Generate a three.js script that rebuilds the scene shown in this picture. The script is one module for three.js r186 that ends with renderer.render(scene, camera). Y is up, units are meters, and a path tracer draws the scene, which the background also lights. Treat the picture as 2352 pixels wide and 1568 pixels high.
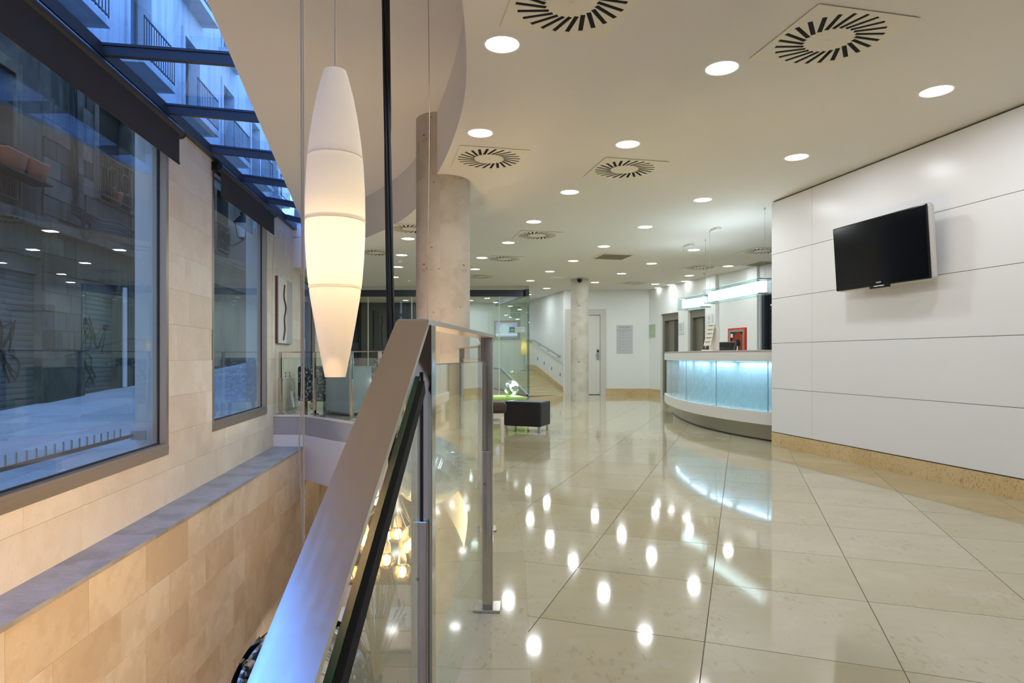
import * as THREE from 'three';
import { mergeGeometries, mergeVertices, toCreasedNormals } from 'three/addons/utils/BufferGeometryUtils.js';
import { RoundedBoxGeometry } from 'three/addons/geometries/RoundedBoxGeometry.js';
import { RectAreaLightUniformsLib } from 'three/addons/lights/RectAreaLightUniformsLib.js';

// ---------------------------------------------------------------- camera, sky, exposure
const scene = new THREE.Scene();
// level camera with a raised lens: horizon at row 819 of 1568, focal length 1450 px of 2352 x 1568
const camera = new THREE.PerspectiveCamera(2 * Math.atan(784 / 1450) * 180 / Math.PI, 2352 / 1568, 0.05, 200);
camera.position.set(0, 1, 0);
camera.lookAt(0, 1, -10);
camera.setViewOffset(2352, 1568, 0, -35, 2352, 1568);
const renderer = new THREE.WebGLRenderer();
renderer.toneMapping = THREE.LinearToneMapping;
renderer.toneMappingExposure = 1.0;
renderer.shadowMap.enabled = true;
RectAreaLightUniformsLib.init();
const LAMP = 160;                       // radiance of a downlight
const SKY = 3.7;                      // dusk sky
{
  const W = 64, H = 128, d = new Float32Array(W * H * 4);
  for (let j = 0; j < H; j++) for (let i = 0; i < W; i++) {
    const e = Math.max(0, (j + 0.5) / H * 2 - 1);          // 0 at the horizon, 1 at the zenith
    const t = Math.pow(e, 0.55), k = (j * W + i) * 4;
    d[k] = SKY * (1.2 + (0.55 - 1.2) * t); d[k + 1] = SKY * (1.5 + (1.02 - 1.5) * t); d[k + 2] = SKY * (1.8 + 0.45 * t); d[k + 3] = 1;
  }
  const sky = new THREE.DataTexture(d, W, H, THREE.RGBAFormat, THREE.FloatType);
  sky.mapping = THREE.EquirectangularReflectionMapping; sky.magFilter = THREE.LinearFilter; sky.needsUpdate = true;
  scene.background = sky;
}

// ---------------------------------------------------------------- helpers
function rng(seed) { let a = seed >>> 0; return () => { a = (a + 0x6D2B79F5) >>> 0; let t = a; t = Math.imul(t ^ (t >>> 15), t | 1); t ^= t + Math.imul(t ^ (t >>> 7), t | 61); return ((t ^ (t >>> 14)) >>> 0) / 4294967296; }; }
const R = rng(7);
const V = (x, y, z) => new THREE.Vector3(x, y, z);
const taken = new Map();
function numbered(n) { const c = taken.get(n) || 0; taken.set(n, c + 1); return c ? `${n}_${String(c).padStart(3, '0')}` : n; }
function put(name, geo, mat, parent = scene) {
  const m = new THREE.Mesh(geo, mat); m.name = parent === scene ? numbered(name) : name;
  m.castShadow = m.receiveShadow = true; parent.add(m); return m;
}
// frames: local x runs along (dX,dZ) on plan, z is the face normal on the right-hand side; Z is depth away from the camera
const frame = (X, Z, dX, dZ, y = 0) => ({ X, Z, y, ang: Math.atan2(dZ, dX) });
function at(f, s, y = 0, n = 0) {      // point of a frame in the world
  const c = Math.cos(f.ang), q = Math.sin(f.ang); return V(f.X + s * c + n * q, f.y + y, -f.Z - s * q + n * c);
}
function thing(name, label, category, pos = V(0, 0, 0), turn = 0, group) {
  const g = new THREE.Group(); g.name = numbered(name); g.position.copy(pos); g.rotation.y = turn; scene.add(g);
  g.userData = { label, category }; if (group) g.userData.group = group; return g;
}
function struct(name, f, label, category) {
  const g = new THREE.Group(); g.name = name; scene.add(g); g.userData = { kind: 'structure', label, category };
  if (f) { g.position.set(f.X, f.y, -f.Z); g.rotation.y = f.ang; } return g;
}
function uvm(g, scale = 1, ox = 0, oy = 0) {   // uv in metres from the face direction
  if (g.index) g = g.toNonIndexed();
  const p = g.attributes.position, n = g.attributes.normal, uv = new Float32Array(p.count * 2);
  for (let i = 0; i < p.count; i++) {
    const ax = Math.abs(n.getX(i)), ay = Math.abs(n.getY(i)), az = Math.abs(n.getZ(i));
    let u, v; if (ay >= ax && ay >= az) { u = p.getX(i); v = p.getZ(i); } else if (az >= ax) { u = p.getX(i); v = p.getY(i); } else { u = p.getZ(i); v = p.getY(i); }
    uv[i * 2] = (u + ox) * scale; uv[i * 2 + 1] = (v + oy) * scale;
  }
  g.setAttribute('uv', new THREE.BufferAttribute(uv, 2)); return g;
}
const box = (x0, x1, y0, y1, z0, z1) => { const g = new THREE.BoxGeometry(x1 - x0, y1 - y0, z1 - z0); g.translate((x0 + x1) / 2, (y0 + y1) / 2, (z0 + z1) / 2); return g; };
const ubox = (x0, x1, y0, y1, z0, z1, sc = 1, ox = 0, oy = 0) => uvm(box(x0, x1, y0, y1, z0, z1), sc, ox, oy);
const rbox = (x0, x1, y0, y1, z0, z1, r = 0.01, seg = 2) => { const g = new RoundedBoxGeometry(x1 - x0, y1 - y0, z1 - z0, seg, r); g.translate((x0 + x1) / 2, (y0 + y1) / 2, (z0 + z1) / 2); return g; };
function rod(a, b, r, seg = 10, r2 = r) {
  const d = b.clone().sub(a), g = new THREE.CylinderGeometry(r2, r, d.length(), seg); g.translate(0, d.length() / 2, 0);
  g.applyQuaternion(new THREE.Quaternion().setFromUnitVectors(V(0, 1, 0), d.normalize())); g.translate(a.x, a.y, a.z); return g;
}
function bar(a, b, w, h, up = V(0, 1, 0)) {     // rectangular bar from a to b, w across, h along up
  const d = b.clone().sub(a), L = d.length(), x = d.clone().normalize(), z = x.clone().cross(up).normalize(), y = z.clone().cross(x);
  const g = new THREE.BoxGeometry(L, h, w); g.applyMatrix4(new THREE.Matrix4().makeBasis(x, y, z)); const m = a.clone().add(b).multiplyScalar(0.5); g.translate(m.x, m.y, m.z); return g;
}
const tube = (pts, r, n = 40, seg = 8, closed = false) => new THREE.TubeGeometry(new THREE.CatmullRomCurve3(pts, closed), n, r, seg, closed);
const lathe = (pts, seg = 40) => new THREE.LatheGeometry(pts.map(p => new THREE.Vector2(p[0], p[1])), seg);
function shapeOf(pts, holes = []) {
  const s = new THREE.Shape(pts.map(p => new THREE.Vector2(p[0], p[1])));
  for (const h of holes) s.holes.push(new THREE.Path(h.map(p => new THREE.Vector2(p[0], p[1])))); return s;
}
function plan(pts, y0, y1) {                     // plan polygon (X, Z depth) raised from y0 to y1
  const g = new THREE.ExtrudeGeometry(shapeOf(pts), { depth: y1 - y0, bevelEnabled: false, curveSegments: 1 }); g.rotateX(-Math.PI / 2); g.translate(0, y0, 0); return g;
}
function face(pts, holes, z0, z1) {              // upright polygon (x, y) with holes, from z0 to z1
  const g = new THREE.ExtrudeGeometry(shapeOf(pts, holes), { depth: z1 - z0, bevelEnabled: false, curveSegments: 12 }); g.translate(0, 0, z0); return g;
}
const rect = (x0, x1, y0, y1) => [[x0, y0], [x1, y0], [x1, y1], [x0, y1]];
function cut(r, holes) {                         // rectangle minus rectangles
  let out = [r];
  for (const [a0, a1, b0, b1] of holes) {
    const nx = [];
    for (const [x0, x1, y0, y1] of out) {
      if (a1 <= x0 || a0 >= x1 || b1 <= y0 || b0 >= y1) { nx.push([x0, x1, y0, y1]); continue; }
      if (a0 > x0) nx.push([x0, a0, y0, y1]); if (a1 < x1) nx.push([a1, x1, y0, y1]);
      const m0 = Math.max(x0, a0), m1 = Math.min(x1, a1);
      if (b0 > y0) nx.push([m0, m1, y0, b0]); if (b1 < y1) nx.push([m0, m1, b1, y1]);
    }
    out = nx;
  }
  return out.filter(q => q[1] - q[0] > 0.02 && q[3] - q[2] > 0.02);
}
function clip(poly, sq) {                        // concave polygon against a convex counter-clockwise one
  let out = poly;
  for (let i = 0; i < sq.length && out.length; i++) {
    const a = sq[i], b = sq[(i + 1) % sq.length], inp = out; out = [];
    const side = p => (b[0] - a[0]) * (p[1] - a[1]) - (b[1] - a[1]) * (p[0] - a[0]);
    for (let k = 0; k < inp.length; k++) {
      const p = inp[k], q = inp[(k + 1) % inp.length], sp = side(p), sq2 = side(q);
      if (sp >= 0) out.push(p);
      if ((sp > 0 && sq2 < 0) || (sp < 0 && sq2 > 0)) { const t = sp / (sp - sq2); out.push([p[0] + (q[0] - p[0]) * t, p[1] + (q[1] - p[1]) * t]); }
    }
  }
  return out;
}
const area = p => { let a = 0; for (let i = 0; i < p.length; i++) { const q = p[(i + 1) % p.length]; a += p[i][0] * q[1] - q[0] * p[i][1]; } return a / 2; };
const ORD = ['first', 'second', 'third', 'fourth', 'fifth', 'sixth', 'seventh', 'eighth', 'ninth', 'tenth', 'eleventh', 'twelfth'];

// ---------------------------------------------------------------- textures
function noiseGrid(seed, n) { const r = rng(seed), a = new Float32Array(n * n); for (let i = 0; i < a.length; i++) a[i] = r(); return a; }
function fbm(seed, N, cells, oct = 5, stretch = 1, gain = 0.5) {     // tileable value noise, 0..1
  const out = new Float32Array(N * N); let amp = 1, tot = 0, cx = cells, cy = Math.max(1, Math.round(cells * stretch));
  for (let o = 0; o < oct; o++) {
    const r = rng(seed * 31 + o), g = new Float32Array(cx * cy); for (let i = 0; i < g.length; i++) g[i] = r();
    for (let j = 0; j < N; j++) {
      const fy = j / N * cy, y0 = Math.floor(fy), ty = fy - y0, sy = ty * ty * (3 - 2 * ty), r0 = (y0 % cy) * cx, r1 = ((y0 + 1) % cy) * cx;
      for (let i = 0; i < N; i++) {
        const fx = i / N * cx, x0 = Math.floor(fx), tx = fx - x0, sx = tx * tx * (3 - 2 * tx), a = x0 % cx, b = (x0 + 1) % cx;
        out[j * N + i] += amp * ((g[r0 + a] * (1 - sx) + g[r0 + b] * sx) * (1 - sy) + (g[r1 + a] * (1 - sx) + g[r1 + b] * sx) * sy);
      }
    }
    tot += amp; amp *= gain; cx *= 2; cy *= 2; if (cx > N) break;
  }
  for (let i = 0; i < out.length; i++) out[i] /= tot; return out;
}
function tex(N, fn, srgb = true) {               // fn(i, x, y) -> [r,g,b] 0..255
  const d = new Uint8Array(N * N * 4);
  for (let i = 0; i < N * N; i++) { const c = fn(i, i % N, (i / N) | 0); d[i * 4] = Math.max(0, Math.min(255, c[0])); d[i * 4 + 1] = Math.max(0, Math.min(255, c[1])); d[i * 4 + 2] = Math.max(0, Math.min(255, c[2])); d[i * 4 + 3] = 255; }
  const t = new THREE.DataTexture(d, N, N); t.wrapS = t.wrapT = THREE.RepeatWrapping; t.magFilter = THREE.LinearFilter; t.minFilter = THREE.LinearMipmapLinearFilter; t.generateMipmaps = true;
  if (srgb) t.colorSpace = THREE.SRGBColorSpace; t.needsUpdate = true; return t;
}
function canvas(w, h, draw) {
  const c = document.createElement('canvas'); c.width = w; c.height = h; const x = c.getContext('2d'); draw(x, w, h);
  const t = new THREE.CanvasTexture(c); t.colorSpace = THREE.SRGBColorSpace; t.needsUpdate = true; return t;
}
const rep = (t, k) => { const c = t.clone(); c.repeat.set(k, k); c.needsUpdate = true; return c; };
const mix = (a, b, t) => a.map((v, i) => v + (b[i] - v) * t);
const sm = (a, b, x) => { const t = Math.max(0, Math.min(1, (x - a) / (b - a))); return t * t * (3 - 2 * t); };

const N = 1024;
const nA = fbm(1, N, 4, 7), nB = fbm(2, N, 24, 4), nC = fbm(3, N, 90, 3), nD = fbm(4, N, 6, 6, 3), nE = fbm(5, N, 8, 5, 1), nF = fbm(6, N, 160, 2, 0.4), nS = fbm(8, N, 40, 4, 0.06), nL = fbm(9, N, 14, 5, 3.5);
// polished cream marble, one repeat is 2 m
const texMarble = tex(N, i => {
  let c = mix([178, 168, 137], [184, 175, 147], sm(0.3, 0.7, nA[i])); c = mix(c, [174, 162, 136], 0.22 * sm(0.55, 0.75, nL[i]));
  c = mix(c, [164, 142, 104], 0.4 * sm(0.66, 0.80, nF[i]) * sm(0.45, 0.6, nE[i])); c = mix(c, [192, 186, 170], 0.22 * sm(0.62, 0.78, nB[i])); return c;
});
const texMarbleDark = tex(512, (i, x, y) => { const k = (y * 2) * N + x * 2; let c = mix([206, 180, 130], [216, 192, 146], sm(0.3, 0.7, nA[k])); c = mix(c, [160, 122, 66], 0.6 * sm(0.62, 0.8, nF[k])); return mix(c, [220, 194, 146], 0.5 * sm(0.62, 0.78, nB[k])); });
// limestone cladding with stains and lime bloom, one repeat is 2 m
const texLime = tex(N, i => {
  let c = mix([230, 222, 208], [236, 229, 218], sm(0.3, 0.7, nE[i])); c = mix(c, [220, 209, 191], 0.45 * sm(0.5, 0.75, nA[i]));
  c = mix(c, [228, 216, 198], 0.5 * sm(0.58, 0.72, nB[i]) * sm(0.42, 0.6, nA[(i + 5000) % (N * N)])); c = mix(c, [190, 165, 132], 0.15 * sm(0.7, 0.82, nF[i])); return c;
});
const texLimeWet = tex(N, i => {       // damp, mottled stone of the lower wall
  const m = sm(0.42, 0.6, 0.7 * nA[i] + 0.3 * nB[i]); let c = mix([206, 193, 173], [216, 205, 188], m);
  c = mix(c, [194, 177, 154], 0.5 * sm(0.55, 0.75, nE[i])); c = mix(c, [228, 216, 198], 0.4 * sm(0.6, 0.74, nC[i]) * m); return c;
});
const texGreyStone = tex(512, (i, x, y) => { const k = (y * 2) * N + x * 2; let c = mix([150, 147, 143], [172, 169, 165], nL[k]); c = mix(c, [130, 126, 120], 0.6 * sm(0.5, 0.7, nA[k])); return mix(c, [190, 184, 174], 0.5 * sm(0.66, 0.8, nC[k])); });
const texConcrete = tex(512, (i, x, y) => { const k = (y * 2) * N + x * 2; let c = mix([190, 184, 170], [204, 198, 186], sm(0.3, 0.7, nA[k])); c = mix(c, [176, 166, 148], 0.4 * sm(0.55, 0.75, nE[k])); return mix(c, [110, 96, 78], 0.8 * sm(0.78, 0.86, nB[k])); });
const texFacade = tex(N, i => {
  let c = mix([150, 146, 138], [172, 168, 158], sm(0.35, 0.65, nE[i])); c = mix(c, [104, 100, 94], 0.7 * sm(0.5, 0.68, nS[i]) * sm(0.4, 0.6, nA[i]));
  c = mix(c, [196, 192, 180], 0.4 * sm(0.6, 0.75, nB[i])); return mix(c, [92, 90, 88], 0.5 * sm(0.6, 0.75, nA[(i + 90000) % (N * N)])); });
const texPlaster = tex(512, (i, x, y) => { const k = (y * 2) * N + x * 2; return mix(mix([214, 212, 206], [232, 230, 224], nE[k]), [188, 184, 176], 0.5 * sm(0.55, 0.72, nS[k])); });
const texStreet = tex(512, (i, x, y) => { const k = (y * 2) * N + x * 2; return mix(mix([188, 190, 192], [206, 208, 210], nE[k]), [160, 162, 164], 0.5 * sm(0.6, 0.75, nC[k])); });
const grain = tex(512, (i, x, y) => { const k = (y * 2) * N + x * 2; const v = 255 * (0.5 * nC[k] + 0.5 * nB[k]); return [v, v, v]; }, false);
const smudge = tex(512, (i, x, y) => { const k = (y * 2) * N + x * 2; const v = 105 + 90 * nA[k] + 40 * nS[k]; return [v, v, v]; }, false);
const pits = tex(512, (i, x, y) => { const k = (y * 2) * N + x * 2; const v = 255 * (1 - sm(0.74, 0.84, nB[k])); return [v, v, v]; }, false);
const swirl = tex(512, (i, x, y) => { const k = (y * 2) * N + x * 2; const v = 128 + 110 * Math.sin(x * 2 * Math.PI / 512 * 26 + 30 * nA[k] + 8 * nE[k]); return [v, v, v]; }, false);
const pleat = tex(256, (i, x) => { const v = 128 + 127 * Math.sin(x / 256 * Math.PI * 2 * 24); return [v, v, v]; }, false);

// ---------------------------------------------------------------- materials
const std = o => new THREE.MeshStandardMaterial(o), phy = o => new THREE.MeshPhysicalMaterial(o);
const glass = (hex = 0xffffff, o = {}) => phy({ color: hex, transmission: 1, roughness: 0, thickness: 0, ior: 1.5, ...o });
const M = {
  marble: phy({ map: rep(texMarble, 0.5), roughness: 0.06, ior: 1.52 }),
  marble2: phy({ map: rep(texMarble, 0.5), color: 0xfcfaf6, roughness: 0.055, ior: 1.52 }),
  marble3: phy({ map: rep(texMarble, 0.5), color: 0xf8f4ec, roughness: 0.065, ior: 1.52 }),
  skirting: std({ map: rep(texMarbleDark, 1), roughness: 0.3 }),
  grout: std({ color: 0x6f604a, roughness: 0.9 }),
  ceiling: std({ color: 0xe4e0d7, roughness: 0.85 }),
  white: std({ color: 0xe9e8e4, roughness: 0.7 }),
  whiteFar: std({ color: 0xeaedeb, roughness: 0.6 }),
  panel: std({ color: 0xe8e9ea, roughness: 0.3 }),
  gap: std({ color: 0x6a5f50, roughness: 0.9 }),
  slabFace: std({ color: 0xe6e4e2, roughness: 0.6 }),
  lime: [0xffffff, 0xfaf7f3, 0xfdfaf6, 0xf7f4ee].map(c => std({ map: rep(texLime, 0.5), color: c, roughness: 0.55, bumpMap: rep(grain, 1), bumpScale: 0.001 })),
  wet: [0xffffff, 0xf8f3ec, 0xf2ece2, 0xfcf8f2].map(c => std({ map: rep(texLimeWet, 0.5), color: c, roughness: 0.5, bumpMap: rep(grain, 1), bumpScale: 0.001 })),
  limeBack: std({ color: 0x9c8a72, roughness: 0.9 }),
  greyStone: std({ map: rep(texGreyStone, 0.8), roughness: 0.5 }),
  concrete: std({ map: rep(texConcrete, 0.8), color: 0xe2e0dc, roughness: 0.75, bumpMap: rep(pits, 1), bumpScale: 0.004 }),
  concretePale: std({ map: rep(texConcrete, 0.8), color: 0xffffff, roughness: 0.75, bumpMap: rep(pits, 1), bumpScale: 0.004 }),
  alu: std({ color: 0xa89e90, roughness: 0.38, metalness: 0.55 }),
  anthra: std({ color: 0x3a3f49, roughness: 0.4, metalness: 0.2 }),
  blind: std({ color: 0x2f2a24, roughness: 0.85 }),
  blindRoll: std({ color: 0x322d27, roughness: 0.45 }),
  black: std({ color: 0x0b0b0c, roughness: 0.5 }),
  seal: std({ color: 0x050505, roughness: 0.9 }),
  rubber: std({ color: 0x0a0a0a, roughness: 0.35 }),
  steel: phy({ color: 0xc2bcb4, metalness: 1, roughness: 0.3, roughnessMap: rep(smudge, 2) }),
  mirrorSteel: phy({ color: 0xc2bdb4, metalness: 1, roughness: 0.14, roughnessMap: rep(smudge, 2) }),
  chrome: std({ color: 0xd8d8d8, metalness: 1, roughness: 0.06 }),
  foil: std({ color: 0xe4e2de, metalness: 1, roughness: 0.16, bumpMap: pleat, bumpScale: 0.0012, side: THREE.DoubleSide }),
  film: phy({ color: 0xf4f8fa, transmission: 0.62, roughness: 0.06, thickness: 0, ior: 2.0, bumpMap: pleat, bumpScale: 0.003, side: THREE.DoubleSide }),
  window: glass(0xcbd2d6), clear: glass(0xf4fbf8), partition: glass(0xf7fcf9), edge: phy({ color: 0x0e4a3a, roughness: 0.1, transmission: 0.3, thickness: 0 }),
  sky: glass(0xcce2fb),
  spot: std({ color: 0xffffff, emissive: 0xfff6e6, emissiveIntensity: 6 }),
  spotRing: std({ color: 0xe8e6e0, roughness: 0.4 }),
  diffuser: std({ color: 0xe6dfcc, roughness: 0.5 }),
  dark: std({ color: 0x101010, roughness: 0.9 }),
  shade: phy({ color: 0xfaf3e4, transmission: 0.5, roughness: 1, thickness: 0 }),
  door: std({ color: 0xdad8d2, roughness: 0.5 }), doorFrame: std({ color: 0xcfcbc3, roughness: 0.5 }),
  liftSteel: std({ color: 0x8f8b7e, metalness: 0.6, roughness: 0.42 }), liftDark: std({ color: 0x55524a, metalness: 0.5, roughness: 0.45 }),
  navy: std({ color: 0x17181f, roughness: 0.42 }), brown: std({ color: 0x3b2f28, roughness: 0.6 }), green: std({ color: 0x9cc15a, roughness: 0.6 }),
  woodWhite: std({ color: 0xe6ddd0, roughness: 0.5 }), greyLacquer: std({ color: 0x7d8a93, roughness: 0.12 }), greyLacquer2: std({ color: 0x8f9c9c, roughness: 0.2 }),
  tvBlack: std({ color: 0x060608, roughness: 0.12 }), screen: std({ color: 0x030408, roughness: 0.13 }), tvSilver: std({ color: 0xcfcdc8, roughness: 0.35, metalness: 0.2 }),
  red: std({ color: 0xd2401f, roughness: 0.45 }), greyMetal: std({ color: 0x9aa3aa, roughness: 0.4, metalness: 0.4 }), plastic: std({ color: 0xe4e4df, roughness: 0.4 }),
  cord: std({ color: 0xb9a892, roughness: 0.5 }), wood: std({ color: 0xa87542, roughness: 0.5 }), darkWood: std({ color: 0x5a3a22, roughness: 0.6 }),
  facade: std({ map: rep(texFacade, 0.22), color: 0x918f8a, roughness: 0.95 }), plaster: std({ map: rep(texPlaster, 0.15), color: 0xc2c6cc, roughness: 0.95 }), winSkyPale: std({ color: 0x5c6672, roughness: 0.15 }), facade2: std({ map: rep(texFacade, 0.3), color: 0xa19f9a, roughness: 0.95 }), facade3: std({ map: rep(texFacade, 0.4), color: 0x72706d, roughness: 0.95 }), facade4: std({ map: rep(texFacade, 0.3), color: 0xb4aa9a, roughness: 0.95 }),
  street: [0xffffff, 0xeeeeee, 0xe2e2e2].map(c => std({ map: rep(texStreet, 0.6), color: c, roughness: 0.7 })),
  peg: std({ color: 0xb9b1a8, roughness: 0.45 }),
  iron: std({ color: 0x1a1b1d, roughness: 0.6 }), shutter: std({ color: 0x6b6b68, roughness: 0.55, metalness: 0.3 }), louvre: std({ color: 0x6b6152, roughness: 0.8 }), terracotta: std({ color: 0xa85f45, roughness: 0.8 }),
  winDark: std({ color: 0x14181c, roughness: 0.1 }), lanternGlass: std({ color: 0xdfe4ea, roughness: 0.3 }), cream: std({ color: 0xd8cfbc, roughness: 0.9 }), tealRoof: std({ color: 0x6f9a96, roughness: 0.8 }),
};

// ================================================================ the building shell
const H = 2.75, HU = 3.35;                       // lobby ceiling, raised ceiling over the stair void
const sample = (pts, n) => new THREE.CatmullRomCurve3(pts.map(p => V(p[0], 0, p[1]))).getPoints(n).map(p => [p.x, p.z]);
const edgeCurve = sample([[-0.25, 1.45], [-0.25, 2.3], [-0.25, 3.2], [-0.30, 4.2], [-0.47, 5.1], [-0.72, 6.06], [-1.154, 7.51], [-1.66, 8.54], [-2.154, 9.3], [-2.44, 9.73]], 40);
const slabEdge = [...edgeCurve, [-3.58, 10.9], [-4.13, 10.93]];
const inner = edgeCurve.map((p, i) => {          // border joint, 0.31 m in from the slab edge
  const a = edgeCurve[Math.max(0, i - 1)], b = edgeCurve[Math.min(edgeCurve.length - 1, i + 1)], L = Math.hypot(b[0] - a[0], b[1] - a[1]);
  return [p[0] + 0.31 * (b[1] - a[1]) / L, p[1] - 0.31 * (b[0] - a[0]) / L];
});
// --- floor
{
  const fl = struct('floor', null, 'polished cream marble lobby floor of square tiles', 'floor');
  const around = [[-4.75, 15.8], [-5.5, 21.2], [8.2, 21.2], [8.2, -3], [1.35, -3], [1.35, 1.45]];
  const ccw = p => area(p) < 0 ? p.slice().reverse() : p;
  put('slab', plan(ccw([...slabEdge, ...around]), -0.35, -0.03), M.slabFace, fl);
  put('mortar_bed', plan(ccw([...slabEdge, ...around]), -0.03, -0.0025), M.grout, fl);
  const region = ccw([...inner, [-3.35, 11.2], [-4.16, 11.2], [-4.7, 15.7], [0.46, 15.6], [1.4, 16.59], [3.62, 16.59], [5.55, 8.9], [4.4, 7.2], [3.1, 7.0], [4.14, 1.46], [0.07, 1.46]]);
  const W = 0.607, ca = Math.cos(19.9 * Math.PI / 180), sa = Math.sin(19.9 * Math.PI / 180), g = 0.0018;
  const mats = [M.marble, M.marble2, M.marble3, M.marble];
  for (let i = -18; i < 12; i++) for (let j = -4; j < 28; j++) {
    const a0 = -0.118 + i * W + g, a1 = a0 + W - 2 * g, b0 = 2.92 + j * W + g, b1 = b0 + W - 2 * g;
    const sq = [[a0, b0], [a1, b0], [a1, b1], [a0, b1]].map(([a, b]) => [a * ca + b * sa, -a * sa + b * ca]);
    const p = clip(region, area(sq) < 0 ? sq.reverse() : sq); if (p.length < 3 || Math.abs(area(p)) < 0.0002) continue;
    put('tile', uvm(plan(area(p) < 0 ? p.reverse() : p, -0.012, 0), 1, R() * 9, R() * 9), mats[(R() * 4) | 0], fl);
  }
  for (let i = 0; i + 3 < edgeCurve.length; i += 3) {        // border stones along the curved slab edge
    const k = i + 3, o = edgeCurve.slice(i, k + 1), n = inner.slice(i, k + 1).reverse();
    const q = [...o, ...n], cx = q.reduce((s, p) => s + p[0], 0) / q.length, cz = q.reduce((s, p) => s + p[1], 0) / q.length;
    const sh = q.map(p => [cx + (p[0] - cx) * 0.997, cz + (p[1] - cz) * 0.997]);
    put('border_stone', uvm(plan(ccw(sh), -0.012, 0), 1, R() * 9, R() * 9), mats[i % 4], fl);
  }
  put('border_stone', uvm(plan(ccw([[-2.45, 9.74], [-3.585, 10.905], [-4.13, 10.935], [-4.15, 11.195], [-3.36, 11.195], [-2.21, 9.93]]), -0.012, 0), 1), M.marble2, fl);
  put('room_floor', uvm(plan(ccw([[-4.7, 15.703], [0.4, 15.603], [-0.9, 21.2], [-5.5, 21.2]]), -0.012, 0.0), 1), M.marble, fl);
  put('edge_trim', plan(ccw([...slabEdge.slice(30), ...slabEdge.slice(30).reverse().map(p => [p[0] - 0.006, p[1] - 0.012])]), -0.035, 0.001), M.woodWhite, fl);
  // deep white edge beam below the lounge
  const e = slabEdge.slice(33), ib = e.map(p => [p[0] + 0.16, p[1] + 0.2]).reverse();
  put('edge_beam', plan(ccw([...e, ...ib]), -1.12, -0.031), M.slabFace, fl);
}
// --- stair under the camera, going down from the lobby
{
  const st = thing('stair', 'marble stair flight going down from the lobby behind the steel rail', 'stair', V(0, 0, 0));
  for (let k = 0; k < 10; k++) put('tread', uvm(box(-0.2, 1.33, -0.17 * (k + 1) - 0.04, -0.17 * (k + 1), -1.45 + 0.28 * k, -1.45 + 0.28 * (k + 1) + 0.02), 1, k, k), M.marble2, st);
  put('flight', face([[-1.45, -0.36], [1.35, -1.9], [1.35, -2.1], [-1.45, -0.56]].map(p => [p[0], p[1]]), [], -1.3, 0.18).rotateY(-Math.PI / 2), M.slabFace, st);
}
// --- lobby ceiling and raised ceiling
const fascia = sample([[-0.25, -3], [-0.25, 1], [-0.244, 3.1], [-0.27, 3.75], [-0.332, 4.34], [-0.50, 5.2], [-0.72, 6.06], [-1.154, 7.51], [-1.66, 8.54], [-2.154, 9.3], [-3.05, 10.6]], 60);
{
  const c = struct('ceiling', null, 'off-white lobby ceiling with a curved drop edge', 'ceiling');
  const pts = [...fascia, [-3.75, 12.1], [-3.95, 12.4], [-4.4, 12.4], [-5.6, 21.4], [8.4, 21.4], [8.4, -3.2], [-0.25, -3.2]];
  put('lower_ceiling', plan(area(pts) < 0 ? pts.reverse() : pts, H, HU), M.ceiling, c);
  const up = [[-0.24, -3.2], [0.4, -3.2], [0.4, 12.5], [-4.02, 12.5]];
  put('raised_ceiling', plan(up, HU, HU + 0.04), M.ceiling, c);
  put('roof', plan([[0.05, -3.2], [8.4, -3.2], [8.4, 21.4], [-5.6, 21.4], [-4.6, 12.55], [-3.87, 12.5]], HU + 0.041, HU + 0.4), M.slabFace, c);  // unseen slab, keeps sky light from leaking in over the ceilings
}
// --- left wall: limestone cladding with two tall windows
const LF = frame(-2.842, 0, -0.118, 1), S = z => z / 0.9931;
const win = [[S(4.03), S(6.66), -0.03, 3.42], [S(7.96), S(10.5), 0.05, 3.42], [S(13.1), S(14.65), 0.70, 2.72]];
{
  const w = struct('wall_left', LF, 'beige limestone clad wall with tall windows beside the stair void', 'wall');
  put('core', uvm(face(rect(S(-3.2), S(21.4), -3, 3.5), win.map(q => rect(q[0], q[1], q[2], q[3])), -0.33, -0.03), 1), M.slabFace, w);
  put('bedding', face(rect(S(-3), S(21.2), -0.62, 3.49), win.map(q => rect(q[0], q[1], q[2], q[3])), -0.03, -0.012), M.limeBack, w);
  for (let k = 0; k < 11; k++) {
    const y0 = -0.58 + k * 0.385, y1 = Math.min(3.49, y0 + 0.385); if (y1 - y0 < 0.03) continue;
    for (let s = 3.0 - (k % 2) * 0.52 - (k % 3) * 0.2; s < 15.8; s += 1.04) {
      for (const [a, b, c, d] of cut([Math.max(2.6, s), Math.min(15.8, s + 1.04), y0, y1], win)) put('stone', ubox(a + 0.001, b - 0.001, c + 0.001, d - 0.001, -0.02, 0, 1, R() * 9, R() * 9), M.lime[(R() * 4) | 0], w);
    }
  }
  put('stone', ubox(S(-3), 2.6, -0.58, 3.49, -0.02, 0), M.lime[0], w);
}
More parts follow.
